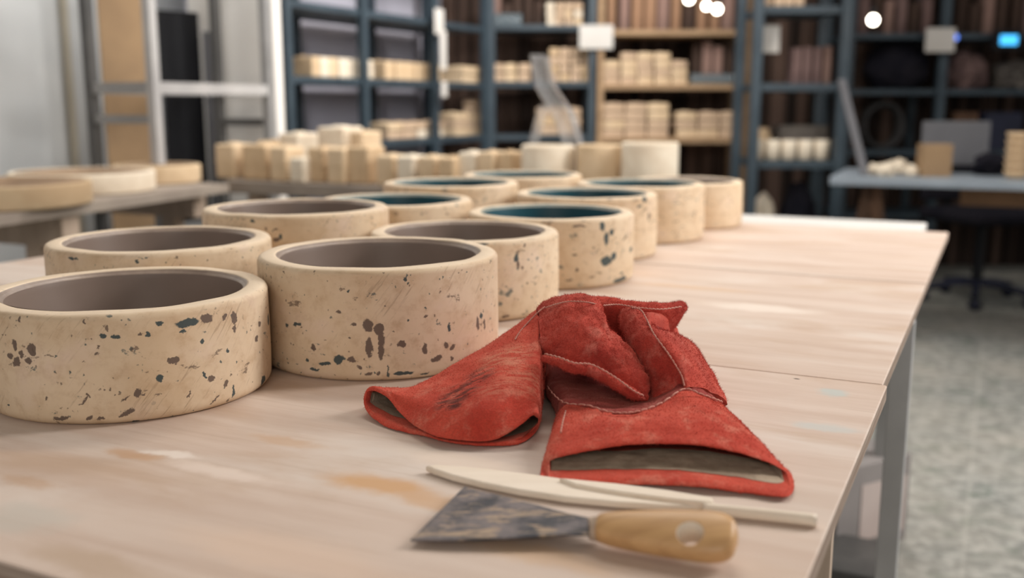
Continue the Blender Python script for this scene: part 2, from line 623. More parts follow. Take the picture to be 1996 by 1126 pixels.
WL0, WL1 = Vector((-2.62, 2.63, 0)), Vector((-0.82, 6.35, 0))    # the left wall runs along the table's axis
wd = (WL1 - WL0).normalized()
wn = Vector((-wd.y, wd.x, 0))
wyaw = math.atan2(wd.y, wd.x)


def wall_seg(name, t0, t1, mat, label):
    a, b = WL0 + wd * t0, WL0 + wd * t1
    c = (a + b) / 2 + wn * 0.06
    o = box(name, (c.x, c.y, 1.71), ((b - a).length, 0.12, 3.42), mat, rz=wyaw)
    return tag(structure(o), label, 'wall')


def wall_t(px):                                    # where the sight line through px meets the left wall
    k = (px - 998) / F_PX / 1.0168         # rough bearing at eye height
    return (k * WL0.y - WL0.x) / (wd.x - k * wd.y)


tw = wall_t(548)
wall_seg('wall_left', -1.2, wall_t(452), M['white_wall'], 'white painted wall behind the metal rack and the round moulds')
def wall_between(name, a, b, thick, mat, label):
    a, b = Vector((*a, 0)), Vector((*b, 0))
    d = b - a
    o = box(name, ((a.x + b.x) / 2, (a.y + b.y) / 2, 1.71), (d.length, thick, 3.42), mat, rz=math.atan2(d.y, d.x))
    return tag(structure(o), label, 'wall')


wall_between('wall_left_rear', (-1.436, 4.60), (-0.47, 6.52), 0.05, M['lav_wall'], 'lavender-grey wall behind the slanting blue shelving')
wall_between('wall_left_return', (-1.40, 4.52), (-0.985, 4.318), 0.05, M['white_panel'], 'white partition closing the end of the slanting blue shelving')
# planked rear wall: one wall of upright boards
bm = bmesh.new()
x = -1.2
while x < 5.2:
    w = random.choice((0.06, 0.075, 0.09, 0.1))
    add_box(bm, (x + w / 2, 6.56 + random.uniform(-0.012, 0.012), 1.7), (w - 0.012, 0.05, 3.4))
    x += w
add_box(bm, (2.0, 6.65, 1.7), (6.6, 0.08, 3.4))
o = bm_obj('wall_back', bm, M['plank'])
tag(structure(o), 'dark brown wall of upright boards behind the rear shelving', 'wall')

tp = WL0 + wd * wall_t(133) - wn * 0.015
o = box('trim_1', (tp.x, tp.y, 1.6), (0.03, 0.02, 3.2), M['trim'], rz=wyaw)
tag(structure(o), 'beige upright trim strip on the white wall', 'trim')
# ------------------------------------------------------------------ the work table and its three plywood boards
tb = thing('work_table', 'long work table with white top and grey steel legs under the plywood boards', 'table', T(1.45, -0.8), YAW)


def tl(e, n, z):                                   # table coordinates -> the table's local frame
    return Vector((n + 0.8, e - 1.45, z))


PLY = 0.016
bm = bmesh.new()
c = tl((0.39 + 2.62) / 2, (-1.5 - 0.145) / 2, TZ - PLY - 0.0152)
add_box(bm, c, (1.355, 2.23, 0.03), bevel=0.003)
bm_obj('table_top', bm, M['white_board'], tb)
for (e, n) in ((1.56, -0.107), (0.47, -0.2), (2.45, -0.2), (1.56, -1.44), (0.47, -1.44), (2.45, -1.44)):
    h = TZ - PLY - 0.031
    box('leg', tl(e, n, h / 2), (0.030, 0.030, h), M['leg_steel'], tb, bevel=0.002)
for n in (-0.1355, -1.4):
    box('rail', tl(1.46, n, TZ - PLY - 0.055), (0.026, 2.1, 0.045), M['leg_steel'], tb, bevel=0.002)
box('side_panel', tl(1.07, -0.2, 0.365), (0.14, 0.018, 0.73), M['trestle'], tb)
box('stretcher', tl(1.0, -1.42, 0.2), (0.03, 1.1, 0.04), M['grey_steel'], tb)

p_st = lambda px, py: (on(px, py).dot(N_AX), on(px, py).dot(E_AX))
stain_px = [(735, 945, 0.055, 0.022, (206, 160, 112), 0.85), (870, 985, 0.05, 0.018, (204, 158, 110), 0.6), (255, 885, 0.03, 0.012, (196, 152, 112), 0.6),
            (60, 940, 0.03, 0.012, (188, 150, 116), 0.5), (560, 860, 0.045, 0.012, (198, 158, 120), 0.5), (330, 885, 0.03, 0.01, (238, 226, 216), 0.8),
            (900, 900, 0.08, 0.02, (234, 216, 198), 0.5), (40, 1010, 0.045, 0.03, (196, 190, 180), 0.6), (180, 1100, 0.07, 0.02, (184, 158, 132), 0.6),
            (560, 1080, 0.10, 0.03, (224, 196, 174), 0.5), (420, 920, 0.06, 0.014, (236, 220, 208), 0.6), (1050, 1080, 0.06, 0.02, (214, 176, 136), 0.5)]
mark_px = [(1553, 738, 0.004, 0.0025, (70, 54, 46), 0.95)]
stain_mid = [(1620, 765, 0.02, 0.02, (186, 194, 190), 0.8), (1600, 832, 0.035, 0.016, (196, 198, 194), 0.75), (1480, 600, 0.1, 0.03, (236, 224, 212), 0.7),
             (1350, 560, 0.12, 0.02, (214, 182, 150), 0.5)]
conv = lambda L: [(*p_st(a, b), c_, d, e_, f) for a, b, c_, d, e_, f in L]
boards = [((0.367, 0.9992), 1, conv(stain_px + stain_mid[:2]), conv(mark_px), 'bleached plywood board at the near end, under the gloves and scraper'),
          ((1.0002, 1.6140), 2, conv(stain_mid[2:]), [], 'bleached plywood board in the middle of the table between two seams'),
          ((1.6205, 2.305), 3, [], [], 'bleached plywood board at the far end, beside the white table edge')]
for (e0, e1), sd, st, mk, lab in boards:
    n0, n1 = -1.527, -0.0838 + (0.004 if sd == 1 else 0)
    bm = bmesh.new()
    add_box(bm, (0, 0, -PLY / 2), (n1 - n0, e1 - e0, PLY), bevel=0.0012, seg=1)
    uvl = bm.loops.layers.uv.new('UVMap')
    for f in bm.faces:
        for lp in f.loops:
            x, y, z = lp.vert.co
            lp[uvl].uv = ((n0 + n1) / 2 + x, (e0 + e1) / 2 + y + (z if abs(f.normal.z) < 0.5 else 0))
    for f in bm.faces:
        f.material_index = 1 if abs(f.normal.z) < 0.5 else 0
    o = bm_obj('plywood_board', bm, ply_mat(sd, st, mk), None, T((e0 + e1) / 2, (n0 + n1) / 2, TZ), YAW)
    o.data.materials.append(M['ply_edge'])
    tag(o, lab, 'board', 'plywood boards on the work table')

# ------------------------------------------------------------------ the pots
POTS = {
    'p1': (-0.3655, 0.936, 0.1300, 0.0960, 'taupe'), 'pA2': (-0.421, 1.190, 0.1285, 0.1097, 'taupe'),
    'p2': (-0.1445, 1.0700, 0.1284, 0.1111, 'taupe'), 'pA3': (-0.3070, 1.424, 0.1297, 0.1246, 'taupe'),
    'p3': (-0.0635, 1.3310, 0.1255, 0.1022, 'taupe'), 'pA4': (-0.1944, 1.6630, 0.1282, 0.1124, 'teal'),
    'p4': (0.0603, 1.5597, 0.1300, 0.1038, 'teal'), 'pA5': (-0.1165, 1.9110, 0.1285, 0.1223, 'teal'),
    'p5': (0.1345, 1.8100, 0.1270, 0.1110, 'teal'), 'p6': (0.2605, 2.0400, 0.1300, 0.1111, 'teal'),
    'p7': (0.3940, 2.2600, 0.1242, 0.0999, 'taupe'), 'pA6': (0.0230, 2.1650, 0.1280, 0.1200, 'teal')}
for _ in range(60):                                # neighbours touch, they never cut into each other
    ks = list(POTS)
    for i in range(len(ks)):
        for j in range(i):
            a, b = POTS[ks[i]], POTS[ks[j]]
            dx, dy = a[0] - b[0], a[1] - b[1]
            d = math.hypot(dx, dy)
            g = a[2] + b[2] + 0.0015 - d
            if g > 0:
                ux, uy = dx / d * g / 2, dy / d * g / 2
                POTS[ks[i]] = (a[0] + ux, a[1] + uy, *a[2:])
                POTS[ks[j]] = (b[0] - ux, b[1] - uy, *b[2:])
LAB = {
    'p1': 'cream pot with taupe inside, nearest of all, teal smear below its rim',
    'p2': 'cream pot with taupe inside, linked taupe drips on its pinkish wall, behind the left glove',
    'pA2': 'cream pot with taupe inside, outermost on the left, directly behind the nearest pot',
    'pA3': 'cream pot with taupe inside, low dark smudges, third back on the left side',
    'p3': 'cream pot with taupe inside, between the drip-marked pot and the nearest teal one',
    'p4': 'cream pot with teal inside, strong teal spatter down its right side, nearest teal one',
    'pA4': 'cream pot with teal inside, fourth back in the left-hand row',
    'pA5': 'cream pot with teal inside, fifth back in the left-hand row, showing only a teal sliver',
    'pA6': 'cream pot farthest back in the left-hand row, in front of the pale moulds',
    'p5': 'cream pot with teal inside, fourth back in the right-hand row',
    'p6': 'cream pot with teal inside, second last in the right-hand row',
    'p7': 'small-looking cream pot at the far end of the right-hand row, beside the white strip'}


def spot_uv(pot, px, py, w, h, rot, code):
    X, Y, R, H, _ = POTS[pot]
    d = ray(px, py)
    o = Vector((0, 0, CAM_Z))
    a = d.x ** 2 + d.y ** 2
    b = -2 * (d.x * X + d.y * Y)
    c = X * X + Y * Y - R * R
    disc = b * b - 4 * a * c
    if disc < 0:
        return None
    t = (-b - math.sqrt(disc)) / (2 * a)
    p = o + d * t
    th = math.atan2(-X, Y)
    lx, ly = p.x - X, p.y - Y
    rx = lx * math.cos(-th) - ly * math.sin(-th)
    ry = lx * math.sin(-th) + ly * math.cos(-th)
    ang = math.atan2(rx, -ry)
    s = p.y / F_PX
    fore = max(0.3, math.cos(ang))
    return (ang * R, p.z - TZ, w * s / 2 / fore, h * s / 2 / 0.94, rot, code)


def conv_spots(pot, L, sx, ox, oy):
    out = []
    for q in L:
        x, y, w, h, c = q[:5]
        r = q[5] if len(q) > 5 else 0
        s = spot_uv(pot, ox + x * sx, oy + y * sx, w * sx, h * sx, r, c)
        if s:
            out.append(s)
    return out


SP1 = [(62, 690, 22, 50, 'b'), (45, 740, 28, 34, 'b'), (75, 768, 32, 44, 'b'), (97, 735, 24, 44, 'b'), (143, 715, 42, 52, 'b'), (128, 765, 26, 30, 'b'),
       (460, 652, 26, 24, 't'), (518, 655, 48, 22, 't'), (632, 645, 18, 14, 'b'), (660, 640, 20, 20, 't'), (715, 600, 36, 30, 't'), (835, 595, 115, 38, 't'),
       (925, 578, 58, 40, 'b'), (820, 635, 30, 20, 't'), (1005, 573, 27, 27, 'b'), (1045, 570, 24, 50, 'b'), (1047, 618, 16, 46, 'b'), (1160, 600, 15, 32, 'b'),
       (1200, 580, 14, 52, 't'), (910, 675, 15, 24, 't'), (775, 765, 58, 34, 'b'), (717, 842, 36, 44, 't'), (620, 910, 32, 44, 'b'), (645, 918, 20, 14, 'b'),
       (912, 828, 20, 36, 't', 0.4), (943, 842, 36, 36, 'b'), (1013, 865, 22, 38, 'b', -0.3), (1043, 905, 17, 56, 't'), (1018, 717, 16, 16, 't'), (445, 705, 12, 12, 'b'),
       (433, 733, 16, 12, 'b'), (1180, 850, 24, 55, 't'), (395, 915, 30, 14, 'b', -0.6), (375, 940, 10, 60, 'b', -0.7), (270, 1025, 70, 18, 'b', 0.2),
       (400, 1022, 30, 26, 'b'), (450, 1025, 50, 18, 'b', 0.3), (565, 998, 80, 22, 'b', 0.35), (610, 1046, 36, 12, 't'), (85, 575, 14, 26, 'b'), (375, 588, 14, 20, 'b'),
       (1148, 670, 18, 26, 'b'), (560, 935, 8, 46, 'b', -0.8), (850, 910, 8, 46, 'b', -0.8), (960, 940, 10, 70, 'b', -1.0), (210, 930, 12, 24, 'b', -0.6), (40, 962, 14, 14, 't')]
SP2 = [(505, 615, 42, 50, 'b'), (545, 628, 36, 44, 'b'), (553, 665, 26, 60, 'b'), (508, 700, 26, 78, 'b'), (553, 712, 28, 66, 'b'), (630, 686, 30, 28, 'b'), (812, 622, 18, 28, 't'),
       (933, 575, 14, 22, 't'), (920, 607, 11, 56, 'b'), (945, 607, 7, 42, 'b'), (645, 437, 13, 13, 't'), (657, 453, 11, 11, 't'), (425, 483, 9, 11, 't'), (395, 565, 20, 12, 'b'),
       (195, 612, 13, 15, 't'), (236, 610, 28, 14, 't'), (452, 615, 22, 14, 'b'), (725, 575, 20, 8, 'b', 0.8), (298, 697, 24, 20, 'b'), (718, 700, 20, 46, 'b'), (800, 690, 22, 22, 'b'),
       (825, 697, 22, 20, 'b'), (765, 742, 46, 25, 'b'), (826, 740, 16, 14, 'b'), (395, 742, 40, 36, 't'), (440, 745, 34, 24, 'b'), (340, 760, 52, 15, 't'), (505, 800, 26, 14, 'b'),
       (540, 800, 16, 14, 'b'), (580, 790, 6, 46, 't'), (640, 798, 84, 15, 't'), (275, 742, 15, 12, 't'), (300, 783, 40, 10, 't'), (470, 775, 18, 16, 'b'), (720, 797, 40, 7, 't'),
       (435, 663, 10, 10, 'b'), (655, 595, 9, 9, 't'), (570, 540, 9, 6, 'b')]
SP3 = [(1070, 358, 18, 30, 't'), (1075, 380, 14, 26, 'b'), (938, 303, 56, 14, 't'), (1100, 308, 10, 16, 'b'), (1030, 580, 30, 8, 'b'), (1110, 455, 8, 10, 'b')]
SP4 = [(1398, 235, 20, 32, 't'), (1412, 285, 18, 50, 't'), (1432, 258, 18, 22, 't'), (1412, 368, 46, 36, 't'), (1440, 350, 22, 34, 't'), (1468, 440, 60, 18, 't'), (1310, 236, 60, 8, 'b'),
       (1290, 345, 24, 8, 'b'), (1470, 415, 10, 14, 't'), (1505, 325, 12, 22, 't'), (1300, 402, 14, 14, 'b'), (1270, 440, 30, 8, 'b')]
SP5 = [(1560, 130, 20, 30, 't'), (1540, 160, 22, 10, 't'), (1430, 130, 30, 8, 'b'), (1575, 200, 10, 30, 'b')]
SPA2 = [(500, 300, 50, 16, 't'), (530, 298, 26, 10, 't'), (950, 315, 20, 20, 't'), (1220, 298, 34, 8, 'b'), (1440, 310, 12, 16, 'b'), (1850, 100, 14, 16, 'b')]
SPA3 = [(385, 340, 34, 26, 't'), (575, 450, 20, 40, 't'), (545, 470, 50, 28, 'b'), (480, 400, 14, 20, 'b'), (535, 405, 40, 8, 'b', 0.5)]
SPOTS = {'p1': conv_spots('p1', SP1, 560 / 1287, 0, 370), 'p2': conv_spots('p2', SP2, 0.511, 460, 320), 'p3': conv_spots('p3', SP3, 0.511, 460, 320),
         'p4': conv_spots('p4', SP4, 0.511, 460, 320), 'p5': conv_spots('p5', SP5, 0.511, 460, 320), 'pA2': conv_spots('pA2', SPA2, 0.2806, 0, 420),
         'pA3': conv_spots('pA3', SPA3, 0.2906, 380, 330)}


def arc(cx, cz, r, a0, a1, n):
    return [(cx + r * math.cos(math.radians(a0 + (a1 - a0) * i / n)), cz + r * math.sin(math.radians(a0 + (a1 - a0) * i / n))) for i in range(n + 1)]


for idx, (key, (X, Y, R, H, glaze)) in enumerate(POTS.items()):
    root = thing('glazed_pot', LAB[key], 'pot', (X, Y, TZ), math.atan2(-X, Y), 'spattered cream pots on the plywood')
    Ri = R * 0.822
    prof = [(0.0001, 0.004), (R * 0.6, 0.003), (R - 0.016, 0.0)] + arc(R - 0.010, 0.010, 0.010, -80, 0, 5) + \
           [(R + 0.0008, H * 0.3), (R + 0.0005, H * 0.6)] + arc(R - 0.0062, H - 0.0062, 0.0062, 0, 78, 6) + \
           [(R - 0.010, H + 0.0002), (Ri + 0.006, H + 0.0002), (Ri + 0.0035, H - 0.0005), (Ri + 0.003, H - 0.012)]
    V, F = lathe(prof, 192, 0.0022, idx * 1.3)
    V2, uv = [], []
    for (x, y, z) in V:
        a = math.atan2(x, -y)
        r = math.hypot(x, y)
        kz = 0.0006 * noise.noise(Vector((x * 30, y * 30, z * 30 + idx * 5)))
        if z > H * 0.8:
            z += 0.0010 * noise.noise(Vector((x * 22, y * 22, idx * 7.3)))
        V2.append((x + x / max(r, 1e-6) * kz, y + y / max(r, 1e-6) * kz, z))
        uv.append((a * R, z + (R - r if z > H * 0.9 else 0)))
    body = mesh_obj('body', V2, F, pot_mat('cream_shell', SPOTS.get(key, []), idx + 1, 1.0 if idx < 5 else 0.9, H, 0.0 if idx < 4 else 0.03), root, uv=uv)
    li = [(0.0001, 0.012), (Ri - 0.02, 0.012), (Ri - 0.006, 0.018), (Ri - 0.002, 0.03), (Ri - 0.0015, H - 0.010), (Ri - 0.0005, H - 0.0045)]
    V, F = lathe(li, 128, 0.0022, idx * 1.3)
    mesh_obj('glazed_liner', V, F, M[glaze], root)
    rm = [(Ri - 0.0008, H - 0.0048), (Ri + 0.0002, H - 0.0032), (Ri + 0.0016, H - 0.0028), (Ri + 0.002, H - 0.0022), (Ri + 0.003, H - 0.001), (Ri + 0.0042, H - 0.0002)]
    V, F = lathe(rm, 128, 0.0022, idx * 1.3)
    mesh_obj('rim_band', V, F, M['rim_grey' if glaze == 'taupe' else 'rim_teal'], root)['label'] = 'glossy grey band inside the rim'

# ------------------------------------------------------------------ gloves
def loft(secs, nl, nc, closed=True):
    """secs: list of (k,3) loops -> grid of points (nl, nc, 3)"""
    S = np.array([cr(s, nc, closed) for s in secs])
    out = np.zeros((nl, nc, 3))
    for j in range(nc):
        out[:, j] = cr(S[:, j], nl)
    return out


def grid_faces(nl, nc, closed=True):
    F = []
    for i in range(nl - 1):
        for j in range(nc if closed else nc - 1):
            k = (j + 1) % nc
            F.append((i * nc + j, i * nc + k, (i + 1) * nc + k, (i + 1) * nc + j))
    return F


def grid_normals(G, closed=True):
    dl = np.gradient(G, axis=0)
    dc = (np.roll(G, -1, 1) - np.roll(G, 1, 1)) / 2 if closed else np.gradient(G, axis=1)
    n = np.cross(dc, dl)
    return n / np.maximum(np.linalg.norm(n, axis=2, keepdims=True), 1e-9)


def wrinkle(G, N, amp, scale, seed):
    out = G.copy()
    for i in range(G.shape[0]):
        for j in range(G.shape[1]):
            p = Vector(G[i, j]) * scale
            out[i, j] += N[i, j] * amp * (noise.noise(p + Vector((seed, 0, 0))) + 0.5 * noise.noise(p * 2.3 + Vector((0, seed, 0))))
    return out


def fuzz(V, F, count, length, seed):
    """short leather nap: tiny slivers standing on the surface"""
    r = np.random.default_rng(seed)
    V = np.asarray(V, float)
    q = np.array([f[:3] for f in F if len(f) >= 3])
    a, b, c = V[q[:, 0]], V[q[:, 1]], V[q[:, 2]]
    n = np.cross(b - a, c - a)
    ar = np.linalg.norm(n, axis=1)
    n = n / np.maximum(ar, 1e-12)[:, None]
    idx = r.choice(len(q), count, p=ar / ar.sum())
    u, v = r.random(count), r.random(count)
    d4 = np.array([f[3] if len(f) > 3 else f[2] for f in F if len(f) >= 3])
    p = (1 - u)[:, None] * ((1 - v)[:, None] * a[idx] + v[:, None] * V[d4[idx]]) + u[:, None] * ((1 - v)[:, None] * b[idx] + v[:, None] * c[idx])
    dirs = n[idx] + r.normal(0, 0.7, (count, 3))
    dirs /= np.linalg.norm(dirs, axis=1, keepdims=True)
    side = np.cross(dirs, r.normal(0, 1, (count, 3)))
    side /= np.linalg.norm(side, axis=1, keepdims=True)
    L = length * r.uniform(0.4, 1.2, count)[:, None]
    base = len(V)
    W = np.empty((count * 3, 3))
    W[0::3] = p - side * 0.00016
    W[1::3] = p + side * 0.00016
    W[2::3] = p + dirs * L
    VV = np.vstack([V, W])
    FF = list(F) + [(base + 3 * i, base + 3 * i + 1, base + 3 * i + 2) for i in range(count)]
    return VV, FF


def orient(G):
    """make the grid's normals point away from each loop's centre"""
    N = grid_normals(G)
    c = G.mean(axis=1, keepdims=True)
    if ((G - c) * N).sum() < 0:
        N = -N
    return N


def leather(name, secs, mat, parent, nl=70, nc=96, wr=0.0012, seed=1, hairs=5000, hair=0.0016, cap0=False, cap1=False):
    G = loft(secs, nl, nc)
    N = orient(G)
    G = wrinkle(G, N, wr, 55, seed)
    G = wrinkle(G, N, wr * 0.35, 190, seed + 5)
    V = G.reshape(-1, 3)
    F = grid_faces(nl, nc)
    t = np.cross(G[0, 1] - G[0, 0], G[1, 0] - G[0, 0])
    if (t * N[0, 0]).sum() < 0:
        F = [tuple(reversed(f)) for f in F]
    extra = []
    for on_, row in ((cap0, 0), (cap1, nl - 1)):
        if on_:
            c = G[row].mean(axis=0)
            V = np.vstack([V, c[None]])
            k = len(V) - 1
            extra += [(row * nc + j, row * nc + (j + 1) % nc, k) for j in range(nc)]
    Vf, Ff = fuzz(V, F, hairs, hair, seed)
    return mesh_obj(name, Vf, list(Ff) + extra, mat, parent), G, N


def shrink(loop, th):
    """the same closed, flattish loop drawn in by th on every side without turning inside out"""
    P = np.asarray(loop)
    c = P.mean(0)
    u_, s_, vt = np.linalg.svd(P - c)
    a = vt[0]
    u = (P - c) @ a
    k0, k1 = int(u.argmin()), int(u.argmax())
    n = len(P)
    A = [(k0 + i) % n for i in range((k1 - k0) % n + 1)]
    B = [(k0 - i) % n for i in range((k0 - k1) % n + 1)]
    lo, hi = u[k0], u[k1]
    mid_u = (lo + hi) / 2
    f = max(0.0, 1 - th / ((hi - lo) / 2))

    def side(idx, q):
        uu = np.maximum.accumulate(u[idx])
        return np.stack([np.interp(q, uu, P[idx][:, k]) for k in range(3)], axis=1)
    un = mid_u + (u - mid_u) * f
    pa, pb = side(A, un), side(B, un)
    m = (pa + pb) / 2
    onA = np.zeros(n, bool)
    onA[A] = True
    q = np.where(onA[:, None], pa, pb)
    d = q - m
    ln = np.linalg.norm(d, axis=1, keepdims=True)
    kk = np.maximum(0.12, 1 - th / np.maximum(ln, 1e-6))
    return m + d * kk


def cuff(name, secs, mat, parent, nl=60, nc=120, thick=0.0042, seed=1, hairs=9000, inner=0.03):
    """secs run from the wrist (first) to the mouth (last); the hide turns round the lip and back inside"""
    G = loft(secs, nl, nc)
    N = orient(G)
    Gw = wrinkle(G, N, 0.0011, 45, seed)
    Gw = wrinkle(Gw, N, 0.0004, 170, seed + 3)
    axis = G[-1].mean(0) - G[-4].mean(0)
    axis /= np.linalg.norm(axis)
    rows = [Gw[i] for i in range(nl)]
    step = np.linalg.norm(G[-1] - G[-2], axis=1).mean()
    inn = shrink(Gw[-1], thick)
    for a_ in (30, 60, 90, 120, 150, 180):
        t = math.radians(a_)
        w = (1 - math.cos(t)) / 2
        rows.append(Gw[-1] * (1 - w) + inn * w + axis * thick * 0.45 * math.sin(t))
    back = min(max(2, int(inner / max(step, 1e-4))), nl - 2)
    for i in range(1, back):
        rows.append(shrink(Gw[nl - 1 - i], thick))
    R = np.array(rows)
    V = R.reshape(-1, 3)
    F = grid_faces(len(rows), nc)
    t = np.cross(G[0, 1] - G[0, 0], G[1, 0] - G[0, 0])
    if (t * N[0, 0]).sum() < 0:
        F = [tuple(reversed(f)) for f in F]
    outer_f = F[:(nl + 5) * nc]
    Vf, Ff = fuzz(V, outer_f, hairs, 0.0021, seed)
    Ff = Ff[len(outer_f):]
    o = mesh_obj(name, Vf, F + list(Ff), mat, parent)
    k0 = nl - 1 - max(2, int(0.010 / max(step, 1e-4)))
    LR = np.array([shrink(Gw[i], thick + 0.0008) for i in range(int(nl * 0.5), k0)])
    l = mesh_obj('lining', LR.reshape(-1, 3), grid_faces(len(LR), nc), M['lining'], parent)
    l['label'] = 'beige cotton lining inside the cuff'
    return o, G, N


def vec(L):
    return np.array([tuple(p) for p in L])


def stitches(name, pts, parent, seg=120, r=0.0007, lift=0.0):
    """one seam: two twisted pale threads with a gap between each stitch"""
    P = cr(vec(pts), seg)
    P[:, 2] += lift
    parts = []
    step = 4
    for i in range(0, seg - step, step):
        a, b = P[i], P[i + step - 1] + (P[i + step] - P[i + step - 1]) * 0.4
        mid = (a + b) / 2 + np.array([0, 0, r * 0.9])
        parts.append(tube_mesh([a, mid, b], r, 6, 5))
    V, F = merge(parts)
    return mesh_obj(name, V, F, M['thread'], parent)


P3 = on     # (px, py, height)

# --- right-hand glove: palm up, its cuff open towards the viewer
gB = thing('leather_glove', 'red suede work glove with its cuff gaping wide open above the wooden tool', 'glove', on(1250, 850), 0, 'pair of red work gloves')
inv = Matrix.Translation(-gB.location)


def parented(o, root):
    o.data.transform(Matrix.Translation(-root.location))
    return o


S0 = vec([on(1055, 933, 0.005), at(1055, 908, 0.702), at(1072, 886, 0.703), at(1122, 870, 0.704), at(1190, 858, 0.705), at(1265, 852, 0.705), at(1345, 853, 0.703), at(1415, 864, 0.699),
          at(1475, 882, 0.695), at(1520, 904, 0.691), at(1546, 932, 0.687), on(1535, 967, 0.003), on(1455, 960, 0.0025), on(1375, 950, 0.004), on(1300, 944, 0.0045), on(1220, 943, 0.003), on(1140, 943, 0.002), on(1075, 942, 0.002)])
S2 = vec([on(1086, 808, 0.006), on(1094, 795, 0.017), on(1110, 787, 0.024), on(1145, 791, 0.026), on(1183, 803, 0.027), on(1218, 806, 0.028), on(1256, 800, 0.029), on(1298, 782, 0.032),
          on(1334, 760, 0.036), on(1375, 772, 0.030), on(1412, 790, 0.007), on(1405, 800, 0.001), on(1360, 790, 0.001), on(1310, 780, 0.001), on(1255, 780, 0.001), on(1200, 790, 0.001), on(1150, 795, 0.001), on(1105, 800, 0.001)])
S1 = S0 * 0.52 + S2 * 0.48
S1[1:10, 2] += 0.0035
S1b = S0 * 0.86 + S2 * 0.14
S1b[1:10, 2] += 0.001
o, GB, NB = cuff('cuff', [S2, S1, S1b, S0], M['suede'], gB, thick=0.0062, seed=3, hairs=16000)
parented(o, gB)
# the hand: palm dips, the little-finger side stands up as a ridge
S3 = vec([on(1063, 758, 0.006), on(1070, 750, 0.018), on(1088, 746, 0.023), on(1125, 752, 0.023), on(1165, 764, 0.022), on(1205, 775, 0.022), on(1250, 778, 0.024), on(1295, 762, 0.031),
          on(1328, 738, 0.041), on(1365, 745, 0.034), on(1400, 768, 0.007), on(1390, 775, 0.001), on(1350, 760, 0.001), on(1300, 750, 0.001), on(1250, 750, 0.001), on(1200, 755, 0.001), on(1150, 755, 0.001), on(1090, 760, 0.001)])
S4 = vec([on(1061, 715, 0.006), on(1068, 705, 0.020), on(1085, 700, 0.025), on(1120, 708, 0.024), on(1160, 722, 0.022), on(1200, 737, 0.021), on(1240, 742, 0.024), on(1278, 718, 0.040),
          on(1306, 694, 0.056), on(1345, 702, 0.044), on(1376, 728, 0.008), on(1365, 732, 0.001), on(1320, 720, 0.001), on(1270, 712, 0.001), on(1230, 710, 0.001), on(1190, 710, 0.001), on(1140, 712, 0.001), on(1085, 715, 0.001)])
S5 = vec([on(1075, 672, 0.006), on(1082, 662, 0.020), on(1100, 660, 0.024), on(1130, 664, 0.024), on(1165, 676, 0.024), on(1195, 690, 0.026), on(1220, 690, 0.034), on(1250, 668, 0.054),
          on(1275, 650, 0.068), on(1310, 660, 0.054), on(1345, 688, 0.010), on(1335, 690, 0.001), on(1300, 680, 0.001), on(1260, 674, 0.001), on(1230, 672, 0.001), on(1190, 672, 0.001), on(1140, 672, 0.001), on(1090, 672, 0.001)])
S6 = vec([on(1190, 648, 0.012), on(1192, 645, 0.02), on(1196, 642, 0.028), on(1202, 640, 0.034), on(1208, 638, 0.04), on(1215, 636, 0.046), on(1224, 632, 0.054), on(1238, 625, 0.064),
          on(1256, 620, 0.072), on(1285, 635, 0.058), on(1312, 660, 0.014), on(1305, 660, 0.003), on(1280, 652, 0.003), on(1255, 650, 0.003), on(1235, 650, 0.003), on(1220, 650, 0.004), on(1205, 650, 0.006), on(1195, 650, 0.009)])
o, GH, NH = leather('hand', [S2 + (S3 - S2) * -0.06, S3, S4, S5, S6], M['suede_palm'], gB, 80, 110, 0.0016, 9, 9000, 0.0016, cap1=True)
o['label'] = 'dirty maroon palm and back of the hand'
parented(o, gB)
# back-of-hand hide on the aisle side, brighter red, from the ridge seam down to the table
def rings(C, rad, nc=20, flat=1.0, up=(0, 0, 1)):
    """round sections along a path C with radii rad"""
    C = vec(C)
    out = []
    for i in range(len(C)):
        t = Vector(C[min(i + 1, len(C) - 1)] - C[max(i - 1, 0)]).normalized()
        s = t.cross(Vector(up)).normalized()
        u = s.cross(t).normalized()
        out.append(vec([Vector(C[i]) + s * (rad[i] * math.cos(2 * PI * k / nc)) + u * (rad[i] * flat * math.sin(2 * PI * k / nc)) for k in range(nc)]))
    return out


def sheet_tube(L, nc=20):
    """flattened hide tube: L = (top, bottom, thickness); thickness is measured across the height and the path"""
    tops, bots = vec([l[0] for l in L]), vec([l[1] for l in L])
    mid = (tops + bots) / 2
    out = []
    for i in range(len(L)):
        t = mid[min(i + 1, len(L) - 1)] - mid[max(i - 1, 0)]
        h = (tops[i] - bots[i]) / 2
        nrm = np.cross(t, h)
        nrm /= max(np.linalg.norm(nrm), 1e-9)
        if nrm[1] > 0:
            nrm = -nrm
        sec = []
        for k in range(nc):
            a = 2 * PI * k / nc
            ca, sa = math.cos(a), math.sin(a)
            sec.append(mid[i] + h * ca + nrm * L[i][2] * (abs(sa) ** 0.8) * (1 if sa > 0 else -1))
        out.append(np.array(sec))
    return out


